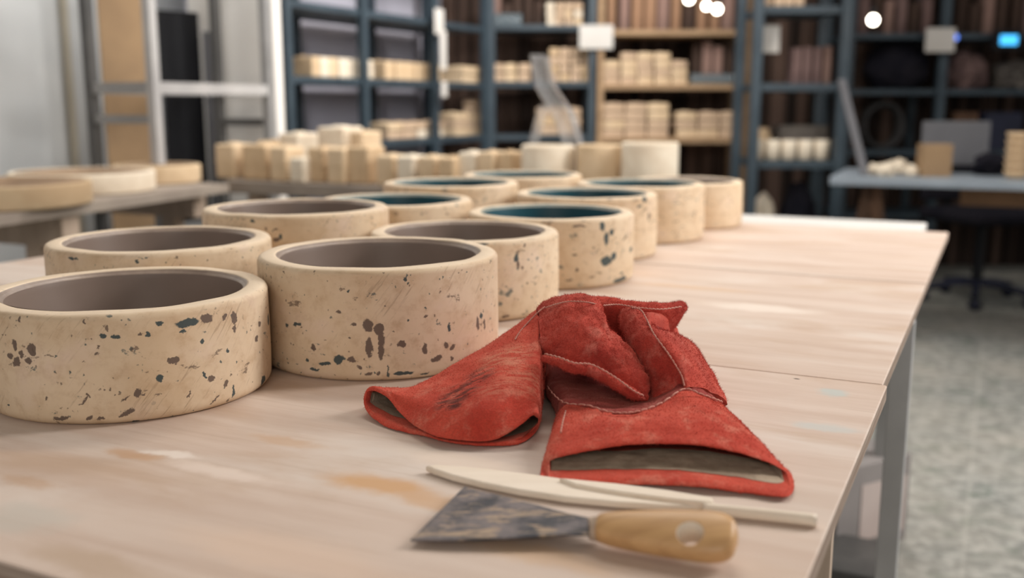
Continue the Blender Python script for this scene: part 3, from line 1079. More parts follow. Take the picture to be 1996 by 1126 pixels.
o, _, _ = leather('back_panel', sheet_tube([(on(1338, 757, 0.037), on(1418, 790, 0.004), 0.006), (on(1326, 725, 0.048), on(1392, 752, 0.006), 0.010), (on(1304, 690, 0.062), on(1372, 722, 0.008), 0.011),
                                            (on(1276, 652, 0.073), on(1350, 690, 0.010), 0.011), (on(1260, 622, 0.078), on(1318, 655, 0.014), 0.010), (on(1252, 612, 0.070), on(1290, 640, 0.03), 0.006)]),
                  M['suede_hand'], gB, 60, 64, 0.0016, 21, 10000, 0.003, True, True)
parented(o, gB)
fing = sheet_tube([(on(1338, 752, 0.036), on(1272, 780, 0.024), 0.004), (on(1328, 728, 0.046), on(1270, 752, 0.030), 0.009), (on(1304, 693, 0.060), on(1258, 722, 0.040), 0.012), (on(1276, 655, 0.072), on(1242, 684, 0.048), 0.012),
                   (on(1260, 624, 0.078), on(1224, 645, 0.056), 0.012), (on(1250, 606, 0.080), on(1217, 620, 0.062), 0.011), (on(1240, 598, 0.078), on(1222, 606, 0.068), 0.005)])
o, _, _ = leather('finger', fing, M['suede_hand'], gB, 70, 64, 0.0015, 33, 9000, 0.0026, True, True)
parented(o, gB)
st = [('wrist', [on(1066, 752, 0.023), on(1082, 772, 0.024), on(1103, 786, 0.026), on(1145, 790, 0.029), on(1183, 802, 0.030), on(1218, 805, 0.031), on(1252, 800, 0.032), on(1292, 784, 0.035), on(1333, 758, 0.040), on(1366, 768, 0.036), on(1397, 779, 0.026), on(1412, 785, 0.014)]),
      ('side', [on(1103, 800, 0.023), on(1097, 822, 0.026), on(1092, 848, 0.024)]),
      ('finger', [on(1334, 752, 0.041), on(1327, 730, 0.049), on(1304, 692, 0.065), on(1275, 652, 0.077), on(1260, 622, 0.083), on(1248, 604, 0.085), on(1226, 600, 0.079)])]
for nm, pts in st:
    parented(stitches('stitching', pts, gB, 120 if nm != 'side' else 40), gB)

# --- left-hand glove: lies on its cuff, its hand flops over the other palm
gA = thing('leather_glove', 'red suede work glove folded over itself with a black scuffed cuff, against the drip-marked pot', 'glove', on(930, 800), 0, 'pair of red work gloves')


def secA(top, bot):
    return vec([on(*p) for p in top] + [on(*p) for p in bot])


A0 = secA([(710, 776, 0.014), (722, 754, 0.024), (756, 764, 0.023), (788, 800, 0.014), (842, 843, 0.0095), (900, 853, 0.009), (954, 852, 0.010), (994, 833, 0.016), (1026, 810, 0.023), (1049, 806, 0.024)],
          [(1050, 833, 0.006), (1018, 862, 0.0015), (960, 868, 0.001), (890, 863, 0.001), (825, 849, 0.001), (765, 836, 0.001), (720, 808, 0.0045)])
A1 = secA([(738, 764, 0.015), (752, 754, 0.022), (785, 764, 0.024), (830, 785, 0.023), (880, 795, 0.025), (925, 797, 0.028), (968, 790, 0.031), (1010, 775, 0.034), (1040, 765, 0.035), (1053, 770, 0.03)],
          [(1055, 800, 0.008), (1030, 815, 0.001), (970, 815, 0.001), (900, 812, 0.001), (840, 803, 0.001), (785, 790, 0.001), (745, 778, 0.006)])
A2 = secA([(800, 758, 0.016), (812, 750, 0.023), (850, 745, 0.030), (890, 745, 0.035), (925, 742, 0.039), (960, 733, 0.044), (995, 720, 0.048), (1025, 708, 0.051), (1047, 702, 0.052), (1056, 712, 0.045)],
          [(1060, 760, 0.010), (1040, 775, 0.001), (990, 775, 0.001), (930, 772, 0.001), (880, 768, 0.001), (840, 765, 0.001), (810, 764, 0.006)])
A3 = secA([(880, 716, 0.028), (892, 705, 0.038), (918, 697, 0.045), (943, 692, 0.049), (968, 684, 0.053), (992, 673, 0.057), (1015, 662, 0.061), (1035, 651, 0.064), (1050, 646, 0.066), (1058, 655, 0.058)],
          [(1064, 710, 0.012), (1045, 725, 0.001), (1010, 725, 0.001), (970, 725, 0.001), (935, 724, 0.001), (905, 724, 0.003), (886, 722, 0.014)])
A4 = secA([(950, 676, 0.040), (958, 667, 0.049), (976, 655, 0.055), (993, 644, 0.060), (1008, 634, 0.064), (1022, 624, 0.068), (1034, 614, 0.071), (1046, 606, 0.074), (1056, 601, 0.076), (1062, 610, 0.066)],
          [(1066, 665, 0.016), (1055, 680, 0.003), (1030, 682, 0.002), (1005, 682, 0.002), (980, 683, 0.003), (965, 683, 0.01), (954, 681, 0.025)])
A5 = secA([(1005, 640, 0.050), (1012, 632, 0.057), (1024, 622, 0.063), (1034, 614, 0.067), (1044, 607, 0.070), (1052, 601, 0.073), (1060, 595, 0.075), (1068, 591, 0.077), (1074, 590, 0.077), (1076, 597, 0.070)],
          [(1076, 640, 0.03), (1070, 650, 0.018), (1055, 652, 0.016), (1040, 652, 0.018), (1028, 650, 0.024), (1016, 648, 0.034), (1008, 645, 0.043)])
o, GA, NA = cuff('cuff', [A5, A4, A3, A2, A1, A0], M['suede_scuffed'], gA, 90, 120, 0.0040, 5, 16000)
parented(o, gA)
flap = sheet_tube([(on(1046, 604, 0.074), on(1052, 668, 0.060), 0.006), (on(1068, 590, 0.079), on(1068, 692, 0.052), 0.011), (on(1105, 584, 0.083), on(1105, 706, 0.050), 0.017), (on(1145, 586, 0.084), on(1140, 716, 0.048), 0.020),
                   (on(1168, 600, 0.079), on(1170, 726, 0.045), 0.020), (on(1181, 648, 0.065), on(1186, 736, 0.042), 0.015), (on(1203, 664, 0.060), on(1205, 750, 0.038), 0.015), (on(1230, 692, 0.052), on(1228, 764, 0.033), 0.013), (on(1250, 722, 0.043), on(1252, 776, 0.028), 0.010), (on(1262, 752, 0.034), on(1264, 777, 0.028), 0.004)])
o, GFl, _ = leather('hand', flap, M['suede_hand'], gA, 90, 80, 0.0028, 41, 11000, 0.0026, True, True)
parented(o, gA)
bf = sheet_tube([(on(1140, 586, 0.082), on(1150, 650, 0.045), 0.010), (on(1178, 582, 0.082), on(1178, 655, 0.040), 0.014), (on(1215, 588, 0.079), on(1212, 664, 0.035), 0.012), (on(1262, 594, 0.076), on(1262, 662, 0.034), 0.012),
                 (on(1300, 592, 0.074), on(1300, 646, 0.042), 0.010), (on(1326, 587, 0.073), on(1322, 622, 0.055), 0.007), (on(1337, 592, 0.069), on(1335, 606, 0.062), 0.003)])
o, _, _ = leather('finger', bf, M['suede_hand'], gA, 60, 64, 0.0014, 51, 8000, 0.0026, True, True)
parented(o, gA)
sA = [[on(1004, 662, 0.0605), on(1015, 645, 0.064), on(1032, 626, 0.070), on(1050, 608, 0.078), on(1064, 597, 0.082)],
      [on(1064, 600, 0.085), on(1085, 593, 0.089), on(1110, 588, 0.091), on(1140, 589, 0.092), on(1160, 593, 0.089), on(1176, 600, 0.084)],
      [on(1176, 596, 0.086), on(1205, 594, 0.084), on(1245, 600, 0.081), on(1290, 603, 0.077), on(1334, 597, 0.071)],
      [on(1062, 690, 0.060), on(1090, 697, 0.063), on(1120, 708, 0.062), on(1150, 710, 0.060), on(1180, 724, 0.055), on(1208, 742, 0.049), on(1235, 762, 0.042), on(1260, 774, 0.034)]]
welt = rings([on(1058, 698, 0.055), on(1090, 706, 0.055), on(1120, 717, 0.054), on(1150, 721, 0.052), on(1180, 735, 0.046), on(1208, 752, 0.041), on(1235, 768, 0.034), on(1258, 778, 0.027)], [0.003, 0.005, 0.006, 0.0065, 0.006, 0.006, 0.005, 0.002], 20, 0.75)
o, _, _ = leather('seam_edge', welt, M['suede_hand'], gA, 70, 32, 0.0012, 61, 3000, 0.0022, True, True)
parented(o, gA)
for pts in sA:
    parented(stitches('stitching', pts, gA, 100), gA)
for ob in list(gA.children) + list(gB.children):
    if ob.name.startswith('lining'):
        parented(ob, ob.parent)

# ------------------------------------------------------------------ scraper and wooden tool
scr = thing('paint_scraper', 'scraper with clay-smeared steel blade and holed wooden handle, lying nearest the viewer', 'scraper', on(1150, 1030))


def prism(name, pts, z0f, z1f, mat, parent, bevel=0.0, seg=2):
    """pts: outline on the table (world x, y); z0f / z1f: bottom and top height as functions of (x, y)"""
    bm = bmesh.new()
    lo = [bm.verts.new((p[0], p[1], z0f(p[0], p[1]))) for p in pts]
    hi = [bm.verts.new((p[0], p[1], z1f(p[0], p[1]))) for p in pts]
    n = len(pts)
    top = bm.faces.new(hi)
    bm.faces.new(list(reversed(lo)))
    for i in range(n):
        bm.faces.new((lo[i], lo[(i + 1) % n], hi[(i + 1) % n], hi[i]))
    bmesh.ops.recalc_face_normals(bm, faces=bm.faces)
    if bevel:
        bmesh.ops.bevel(bm, geom=[e for e in bm.edges], offset=bevel, segments=seg, affect='EDGES', profile=0.6, clamp_overlap=True)
    o = bm_obj(name, bm, mat, parent)
    if parent is not None:
        parented(o, parent)
    return o


nk = on(1160, 1030, 0.008)
bl_pts = [on(905, 953, 0.004), on(955, 965, 0.005), on(1040, 985, 0.007), on(1110, 1004, 0.008), on(1175, 1020, 0.008), on(1175, 1047, 0.008), on(1100, 1047, 0.007), on(1000, 1052, 0.006), on(880, 1058, 0.004), on(800, 1057, 0.003)]
bx0 = on(800, 1057).x
zb = lambda x, y: TZ + 0.0035 + 0.055 * max(0, x - bx0) * 0.8
prism('blade', bl_pts, zb, lambda x, y: zb(x, y) + 0.0014, M['blade'], scr, 0.0003, 1)
ferr = rings([on(1148, 1030, 0.0105), on(1160, 1030, 0.0105), on(1176, 1031, 0.0105)], [0.0075, 0.0085, 0.0095], 20, 0.85)
G = loft(ferr, 12, 40)
o = mesh_obj('collar', G.reshape(-1, 3), grid_faces(12, 40) + [tuple(range(40)), tuple(range(11 * 40, 12 * 40))], M['trestle'], scr)
parented(o, scr)
# handle: flattened club with a hanging hole
ax0, ax1 = on(1166, 1028, 0.0120), on(1438, 1050, 0.0165)
ROLL = math.radians(26)
dirx = (ax1 - ax0).normalized()
s0 = Vector((-dirx.y, dirx.x, 0)).normalized()
u0 = dirx.cross(s0)
sd = s0 * math.cos(ROLL) + u0 * math.sin(ROLL)
ud = u0 * math.cos(ROLL) - s0 * math.sin(ROLL)
L = (ax1 - ax0).length
prof = [(0.0, 0.0080, 0.0070), (0.06, 0.0098, 0.0080), (0.2, 0.0122, 0.0086), (0.4, 0.0145, 0.0090), (0.6, 0.0162, 0.0092), (0.78, 0.0172, 0.0092), (0.9, 0.0158, 0.0088), (0.97, 0.0112, 0.0074), (1.0, 0.003, 0.003)]
secs = []
for (t, w, h) in prof:
    c = ax0 + dirx * (L * t)
    s_ = []
    for k in range(28):
        a = 2 * PI * k / 28
        ca, sa = math.cos(a), math.sin(a)
        s_.append(c + sd * (w * math.copysign(abs(ca) ** 0.8, ca)) + ud * (h * math.copysign(abs(sa) ** 0.75, sa)))
    secs.append(vec(s_))
G = loft(secs, 60, 56)
hd = mesh_obj('handle', G.reshape(-1, 3), grid_faces(60, 56) + [tuple(range(56)), tuple(reversed(range(59 * 56, 60 * 56)))], M['beech'])
bm = bmesh.new()
bm.from_mesh(hd.data)
bmesh.ops.recalc_face_normals(bm, faces=bm.faces)
bm.to_mesh(hd.data)
bm.free()
hc = ax0 + dirx * (L * 0.685) - sd * 0.0055
rot = ud.to_track_quat('Z', 'Y').to_matrix().to_4x4()
bm = bmesh.new()
bmesh.ops.create_cone(bm, cap_ends=True, segments=48, radius1=0.0080, radius2=0.0080, depth=0.08, matrix=Matrix.Translation(hc) @ rot)
cut = bm_obj('cutter', bm, M['pale_wood'], smooth=True)  # paler wood inside the hole paints in the light on its wall
md = hd.modifiers.new('hole', 'BOOLEAN')
md.operation = 'DIFFERENCE'
md.object = cut
md.solver = 'EXACT'
md.material_mode = 'TRANSFER'
dg = bpy.context.evaluated_depsgraph_get()
nm = bpy.data.meshes.new_from_object(hd.evaluated_get(dg))
hd.modifiers.clear()
hd.data = nm
bpy.data.objects.remove(cut)
hd.parent = scr
parented(hd, scr)

tool = thing('modelling_tool', 'long pale wooden clay tool with a pointed blade, between the open cuff and the scraper', 'tool', on(1200, 965))
bl = [on(828, 921), on(850, 919), on(900, 922), on(960, 928), on(1040, 938), on(1100, 947), on(1200, 959), on(1300, 972), on(1388, 984), on(1390, 1000), on(1300, 1000), on(1200, 993), on(1100, 983), on(1010, 969), on(940, 955), on(880, 940), on(845, 928)]
prism('blade', bl, lambda x, y: TZ + 0.0006, lambda x, y: TZ + 0.0060, M['pale_wood'], tool, 0.0026, 4)
rib = [on(1088, 942, 0.004), on(1200, 953, 0.004), on(1300, 966, 0.004), on(1388, 981, 0.004), on(1393, 992, 0.004), on(1300, 983, 0.004), on(1200, 969, 0.004), on(1120, 955, 0.004)]
prism('spine', rib, lambda x, y: TZ + 0.0022, lambda x, y: TZ + 0.0088, M['pale_wood'], tool, 0.0022, 4)
V, F = tube_mesh([on(1370, 991, 0.0045), on(1480, 1002, 0.0045), on(1592, 1014, 0.0045)], 0.0042, 14, 20)
parented(mesh_obj('handle', V, F, M['pale_wood'], tool), tool)

# ------------------------------------------------------------------ shelving
UNITS = {}


def shelving(key, label, P0, P1, depth, posts, shelves, post_mat, shelf_mat, height=2.3, pw=0.04, st=0.032, back=1):
    """open rack: front line P0-P1, shelves run behind it. shelves: heights of the shelf tops"""
    P0, P1 = Vector((P0[0], P0[1], 0)), Vector((P1[0], P1[1], 0))
    d = (P1 - P0)
    Ln = d.length
    d.normalize()
    yaw = math.atan2(d.y, d.x)
    root = thing('shelving_unit', label, 'shelf', P0, yaw)
    for t in posts:
        for y in (0.0, depth):
            box('post', (t * Ln, y, height / 2), (pw, pw, height), post_mat, root, bevel=0.003)
    for z in shelves:
        box('shelf', (Ln / 2, depth / 2, z - st / 2), (Ln - pw, depth - 0.0, st), shelf_mat, root, bevel=0.003)
    UNITS[key] = (P0, d, Vector((-d.y, d.x, 0)), Ln, yaw)
    return root


LA, LB = (-0.967, 4.40), (-0.16, 6.00)
SH = [0.25, 0.56, 0.87, 1.17, 1.49, 1.85]
shelving('slant', 'blue-grey steel shelving slanting along the lavender wall beside the white partition', LA, LB, 0.40, (0.0, 0.315, 0.681, 1.0), SH, M['blue_steel'], M['blue_steel'])
shelving('back1', 'blue-grey steel shelving behind the clear bent stand on the rear wall', (-0.12, 6.02), (0.47, 6.02), 0.42, (0.0, 1.0), [0.25, 0.56, 0.868, 1.18, 1.505, 1.85], M['blue_steel'], M['blue_steel'])
shelving('back2', 'shelving with beige wooden boards and a white paper sign on its post', (0.52, 6.0), (1.385, 6.0), 0.42, (0.0, 1.0), [0.25, 0.54, 0.852, 1.165, 1.475, 1.82], M['beige_wood'], M['beige_wood'], pw=0.035)
shelving('tall', 'tall narrow blue shelving holding a row of white cups, left of the desk', (1.265, 5.3), (1.715, 5.3), 0.40, (0.0, 1.0), [0.33, 0.755, 1.155, 1.545, 1.9], M['blue_steel'], M['blue_steel'], pw=0.05, st=0.04)
shelving('right', 'dark blue shelving behind the desk with a black bag on it', (1.97, 6.0), (3.5, 6.0), 0.42, (0.0, 0.36, 1.0), [0.40, 0.78, 1.135, 1.455, 1.85], M['blue_steel'], M['blue_steel'], pw=0.05)

MOULDS = [M['cream_a'], M['cream_b'], M['cream_c'], M['pink_b']]
_mesh_cache = {}


def block_mesh(w, d, h, mi):
    k = (round(w, 3), round(d, 3), round(h, 3), mi)
    if k not in _mesh_cache:
        bm = bmesh.new()
        add_box(bm, (0, 0, h / 2), (w, d, h), bevel=min(0.008, h * 0.15), seg=2)
        # pouring mouth: a shallow well in the top and a parting line round the middle
        add_box(bm, (0, 0, h / 2), (w + 0.0016, d + 0.0016, 0.003))
        bmesh.ops.create_cone(bm, cap_ends=True, segments=14, radius1=min(w, d) * 0.28, radius2=min(w, d) * 0.24, depth=0.006, matrix=Matrix.Translation((0, 0, h + 0.002)))
        me = bpy.data.meshes.new('plaster_mould')
        bm.to_mesh(me)
        bm.free()
        me.materials.append(MOULDS[mi])
        _mesh_cache[k] = me
    return _mesh_cache[k]


ORD = ['first', 'second', 'third', 'fourth', 'fifth', 'sixth', 'seventh', 'eighth', 'ninth', 'tenth', 'eleventh', 'twelfth']


def mould(pos, w, d, h, rz, label, group, mi=None):
    mi = random.choice((0, 0, 1, 3)) if mi is None else mi
    o = bpy.data.objects.new('plaster_mould', block_mesh(w, d, h, mi))
    COL.objects.link(o)
    o.location = pos
    o.rotation_euler = (0, 0, rz)
    return tag(o, label, 'mould', group)


def on_shelf(unit, px, depth_in):
    """foot point on a unit, under pixel column px, depth_in behind the front line (bearing at eye height)"""
    P0, d, n, Ln, yaw = UNITS[unit]
    k = ray(px, 203.7)
    k = k.x / k.y
    q = P0 + n * depth_in
    t = (k * q.y - q.x) / (d.x - k * d.y)
    return q + d * t, yaw


def levels(n):
    # how a mould sits in its stack
    if n == 1:
        return ['']
    if n == 2:
        return ['lower of two', 'upper of two']
    return ['lowest'] + ['%s up' % ORD[i] for i in range(1, n - 1)] + ['topmost']


def stacks(unit, z, px0, px1, ncol, rows, h, place, group, dpt=0.13, depth=0.16, mis=(0, 0, 1, 3)):
    """ncol stacks between pixel columns px0 and px1, each with rows blocks"""
    pa, yaw = on_shelf(unit, px0, dpt)
    pb, _ = on_shelf(unit, px1, dpt)
    wdt = (pb - pa).length / ncol
    for i in range(ncol):
        r = rows[i] if isinstance(rows, (list, tuple)) else rows
        lv = levels(r)
        zz = z + 0.001
        for k in range(r):
            p = pa + (pb - pa) * ((i + 0.5) / ncol)
            j = random.uniform(-0.004, 0.004)
            where = ('stack %s from left %s' % (ORD[i], place)) if r > 1 else ('%s from the left %s' % (ORD[i], place))
            lab = 'cream mould, ' + (lv[k] + ' in ' if lv[k] else '') + where
            mould((p.x + j, p.y, zz), wdt - 0.007, depth, h - 0.007, yaw, lab, group, random.choice(mis))
            zz += h


stacks('slant', 1.17, 582, 704, 7, 1, 0.098, 'on the first bay of the slanting shelf', 'moulds on the slanting blue shelf', mis=(0, 2, 2, 1))
stacks('slant', 1.17, 728, 838, 6, 1, 0.10, 'on the second bay of the slanting shelf', 'moulds on the slanting blue shelf', mis=(0, 2, 1))
stacks('slant', 0.87, 730, 842, 4, 2, 0.045, 'on the low slanting shelf', 'flat moulds on the low slanting shelf', mis=(3, 2, 0))
stacks('slant', 0.87, 862, 890, 1, 3, 0.045, 'on low slanting shelf by the corner', 'moulds in the shelf corner', mis=(3, 0))
stacks('slant', 1.17, 880, 938, 2, 2, 0.05, 'on middle slanting shelf end', 'moulds in the shelf corner', mis=(3, 0))
stacks('back1', 0.868, 902, 950, 1, 5, 0.042, 'on low rear shelf by the corner', 'moulds on the rear blue shelf', mis=(3, 0))
stacks('back1', 1.18, 958, 1034, 3, 2, 0.055, 'on the middle rear blue shelf', 'moulds on the rear blue shelf', mis=(3, 0))
stacks('back1', 1.18, 1068, 1150, 4, 4, 0.05, 'on blue shelf beside the sign', 'moulds on the rear blue shelf', mis=(3, 1))
stacks('back1', 1.505, 1062, 1132, 4, 3, 0.045, 'on the top rear blue shelf', 'moulds on the rear blue shelf', mis=(3, 0, 2))
stacks('back1', 0.868, 1045, 1132, 2, 3, 0.055, 'behind the clear bent stand', 'moulds on the rear blue shelf', mis=(3, 1))
stacks('back2', 1.165, 1172, 1334, 5, [3, 4, 4, 4, 3], 0.047, 'on the middle wooden shelf', 'moulds on the wooden shelves', mis=(0, 3, 3))
stacks('back2', 0.852, 1172, 1302, 3, [4, 4, 4], 0.052, 'on low wooden shelf before the gap', 'moulds on the wooden shelves', mis=(0, 3, 3))
stacks('back2', 0.852, 1314, 1440, 3, [3, 3, 3], 0.052, 'on low wooden shelf past the gap', 'moulds on the wooden shelves', mis=(0, 3, 3))
stacks('tall', 1.545, 1472, 1552, 4, 1, 0.06, 'on the top of the tall narrow shelving', 'moulds on the tall narrow shelving', mis=(3, 0))


def upright_boards(unit, z, px0, px1, n, hmin, hmax, place, group, mats, name='standing_board', what='dark brown upright board', cat='board'):
    """boards standing on edge, one thing each"""
    for i in range(n):
        px = px0 + (px1 - px0) * (i + 0.5) / n
        p, yaw = on_shelf(unit, px, random.uniform(0.17, 0.2))
        h = random.uniform(hmin, hmax)
        w = (px1 - px0) / n * 6.1 / F_PX * random.uniform(0.55, 0.85)
        o = box(name, (0, 0, h / 2 + 0.001), (w, 0.12, h), random.choice(mats), loc=(p.x, p.y, z), orz=yaw, bevel=0.002)
        tag(o, '%s, %s from the left %s' % (what, ORD[i], place), cat, group)


M['slat_dark'] = plain('dark_stained_slat', (74, 58, 50), (58, 46, 40), 6, 0.8, 0.2)
M['slat_tan'] = plain('tan_slat', (158, 124, 98), (136, 106, 84), 6, 0.8, 0.2)
M['slat_pink'] = plain('pinkish_slat', (146, 118, 108), (120, 98, 90), 6, 0.8, 0.2)
upright_boards('back2', 1.475, 1175, 1445, 11, 0.19, 0.30, 'on the top wooden shelf', 'boards on the top wooden shelf', [M['slat_dark'], M['slat_tan'], M['slat_pink'], M['slat_tan']])
upright_boards('back2', 1.165, 1340, 1445, 5, 0.22, 0.27, 'behind the glasses on the wooden shelf', 'boards on the middle wooden shelf', [M['slat_dark'], M['slat_pink']])
upright_boards('back1', 1.505, 960, 1060, 5, 0.10, 0.25, 'behind the blue glasses', 'boards behind the blue glasses', [M['slat_dark'], M['slat_pink']])
upright_boards('tall', 1.155, 1535, 1612, 4, 0.17, 0.2, 'on the tall narrow shelving', 'bags on the tall narrow shelving', [M['slat_pink'], M['mauve']], 'upright_folder', 'dusky pink upright folder', 'folder')
upright_boards('right', 1.455, 1655, 1800, 6, 0.15, 0.28, 'above the black bag', 'boards over the black bag', [M['slat_dark'], M['slat_pink'], M['mauve']])
upright_boards('right', 1.455, 1840, 1996, 6, 0.15, 0.28, 'above the lit blue screen', 'boards over the blue screen', [M['slat_dark'], M['slat_pink'], M['mauve']])


def lathe_thing(name, label, cat, prof, mat, loc, group=None, n=32):
    V, F = lathe(prof, n)
    o = mesh_obj(name, V, F, mat, loc=loc)
    return tag(o, label, cat, group)


# small glasses
for i in range(6):
    p, _ = on_shelf('back1', 945 + i * 13, 0.12)
    lathe_thing('glass_tumbler', 'pale blue glass tumbler, %s from the left on the top rear shelf' % ORD[i], 'glass', [(0.0001, 0.004), (0.017, 0.0), (0.02, 0.005), (0.021, 0.07), (0.019, 0.07), (0.017, 0.008), (0.0001, 0.008)], M['blue_glass'], (p.x, p.y, 1.506), 'blue glasses on the top shelf')
for i in range(6):
    p, _ = on_shelf('back2', 1352 + i * 15, 0.10)
    lathe_thing('glass_tumbler', 'pale blue glass tumbler, %s from the left on the middle wooden shelf' % ORD[i], 'glass', [(0.0001, 0.004), (0.018, 0.0), (0.021, 0.005), (0.022, 0.06), (0.020, 0.06), (0.018, 0.008), (0.0001, 0.008)], M['blue_glass'], (p.x, p.y, 1.166), 'blue glasses on the wooden shelf')
# row of white cups
for i in range(5):
    p, _ = on_shelf('tall', 1478 + i * 32, 0.11)
    lathe_thing('plaster_cup', 'white plaster cup, %s from the left on the tall narrow shelving' % ORD[i], 'cup', [(0.0001, 0.01), (0.032, 0.0), (0.038, 0.006), (0.041, 0.10), (0.039, 0.104), (0.030, 0.104), (0.027, 0.03), (0.0001, 0.025)], M['cream_c'], (p.x, p.y, 0.756), 'white cups on the tall narrow shelving')
p, _ = on_shelf('tall', 1490, 0.25)
lathe_thing('plaster_vase', 'taller pale vase behind the row of white cups', 'vase', [(0.0001, 0.006), (0.04, 0), (0.05, 0.05), (0.045, 0.12), (0.03, 0.15), (0.034, 0.165), (0.026, 0.165), (0.02, 0.14), (0.0001, 0.13)], M['cream_b'], (p.x, p.y, 0.756))
p, yw = on_shelf('tall', 1560, 0.26)
tag(box('storage_tray', (0, 0, 0.09), (0.26, 0.18, 0.18), M['grey_cloth'], loc=(p.x, p.y, 0.756), orz=yw, bevel=0.008), 'grey storage box behind the row of white cups', 'box')


def blob(name, label, cat, c, r, mat, seed=0, amp=0.25, group=None, flat_bottom=True):
    """soft lumpy body (bag, cloth): a deformed sphere set down on its flat side"""
    bm = bmesh.new()
    bmesh.ops.create_icosphere(bm, subdivisions=5, radius=1.0)
    for v in bm.verts:
        n = noise.noise(v.co * 1.7 + Vector((seed, 0, 0))) + 0.5 * noise.noise(v.co * 4.1 + Vector((0, seed, 0))) + 0.2 * noise.noise(v.co * 9 + Vector((0, 0, seed)))
        k = v.co * (1 + amp * n)
        z = k.z
        if flat_bottom:
            z = max(z, -0.75 + 0.05 * n)
        v.co = Vector((k.x * r[0], k.y * r[1], (z + (0.75 if flat_bottom else 0)) * r[2]))
    o = bm_obj(name, bm, mat, None, c, smooth=True)
    return tag(o, label, cat, group)


p, _ = on_shelf('tall', 1494, 0.2)
blob('plaster_sack', 'crumpled whitish sack on the lowest tall shelf', 'sack', (p.x, p.y, 0.331), (0.07, 0.07, 0.13), M['cream_c'], 3)
p, _ = on_shelf('tall', 1565, 0.2)
blob('cloth_bundle', 'dark grey bundle of cloth beside the whitish sack', 'cloth', (p.x, p.y, 0.331), (0.09, 0.08, 0.17), M['dark_fabric'], 8, 0.15)
p, _ = on_shelf('right', 1742, 0.2)
blob('shoulder_bag', 'large black bag on the shelf under the lit bulb', 'bag', (p.x, p.y, 1.136), (0.19, 0.13, 0.17), M['dark_fabric'], 5, 0.14)
p, _ = on_shelf('right', 1880, 0.2)
blob('cloth_bundle', 'mauve bundle of cloth under the lit blue screen', 'cloth', (p.x - 0.02, p.y, 1.136), (0.13, 0.12, 0.13), M['mauve'], 15, 0.3)
p, _ = on_shelf('right', 1950, 0.2)
blob('cloth_bundle', 'grey-brown bundle of cloth at the frame edge under the cyan light', 'cloth', (p.x + 0.06, p.y, 1.136), (0.11, 0.13, 0.10), M['grey_cloth'], 25, 0.3)
p, yw = on_shelf('right', 1868, 0.14)
tag(box('storage_bin', (0, 0, 0.11), (0.14, 0.26, 0.22), M['dark_wood'], loc=(p.x, p.y, 0.781), orz=yw, bevel=0.006), 'dark reddish storage bin behind the grey screen', 'bin')
p, yw = on_shelf('right', 1940, 0.14)
tag(box('storage_bin', (0, 0, 0.11), (0.22, 0.26, 0.22), M['navy'], loc=(p.x, p.y, 0.781), orz=yw, bevel=0.006), 'navy storage bin behind the stacked pale bowls', 'bin')

# coiled hose standing on the shelf
p, yw = on_shelf('right', 1722, 0.10)
parts = []
for i in range(5):
    R = 0.115 - 0.006 * (i % 3)
    C = Vector((p.x, p.y + 0.02 * i - 0.03, 0.781 + 0.14))
    parts.append(tube_mesh([C + Vector((R * math.cos(a), 0.006 * math.sin(3 * a), R * 1.15 * math.sin(a))) for a in np.linspace(-0.6, PI * 1.9, 26)], 0.014, 10, 70))
V, F = merge(parts)
tag(mesh_obj('coiled_hose', V, F, M['dark_grey']), 'coil of dark grey hose under the black bag', 'hose')

# paper signs on the posts
def sign(label, px, py, Y, w, h, rz=0.0):
    p = at(px, py, Y)
    o = box('paper_sign', (0, 0, 0), (w, 0.003, h), M['paper'], loc=p, orz=rz, bevel=0.001)
    return tag(o, label, 'sign', 'blank paper signs on shelf posts')


yawS = UNITS['slant'][4]
sign('white paper sign on the post between blue and wooden shelving', 1162, 72, 5.97, 0.195, 0.135)
sign('white paper sign high on the slanting shelf post', 856, 42, 5.43, 0.09, 0.13, yawS)
sign('long white paper strip hanging below the sign on the slanting shelf post', 864, 98, 5.40, 0.06, 0.20, yawS)
sign('small white tag lowest on the slanting shelf post', 866, 174, 5.42, 0.055, 0.08, yawS)
sign('white paper sign leaning in the tall narrow shelving', 1502, 76, 5.4, 0.095, 0.14)
sign('white paper sign on the dark shelving post beside the blue lamp', 1833, 78, 5.94, 0.17, 0.135)

# lit bulbs on cords, and blue lights
def bulb(label, px, py, Y, r, mat, group, cord=True):
    p = at(px, py, Y)
    root = thing('hanging_bulb', label, 'lamp', p, 0, group)
    V, F = lathe([(0.0001, -r)] + [(r * math.sin(a), -r * math.cos(a)) for a in np.linspace(0.2, PI - 0.5, 10)] + [(r * 0.45, r * 1.05), (0.0001, r * 1.1)], 20)
    mesh_obj('glass_bulb', V, F, mat, root)
    V, F = lathe([(0.0001, r * 0.95), (r * 0.5, r * 0.95), (r * 0.55, r * 2.2), (r * 0.2, r * 2.6), (0.0001, r * 2.6)], 16)
    mesh_obj('socket', V, F, M['black'], root)
    V, F = tube_mesh([(0, 0, r * 2.5), (0.0, 0, 0.6), (0.0, 0, 3.42 - p.z)], 0.0025, 6, 8)
    mesh_obj('cord', V, F, M['black'], root)


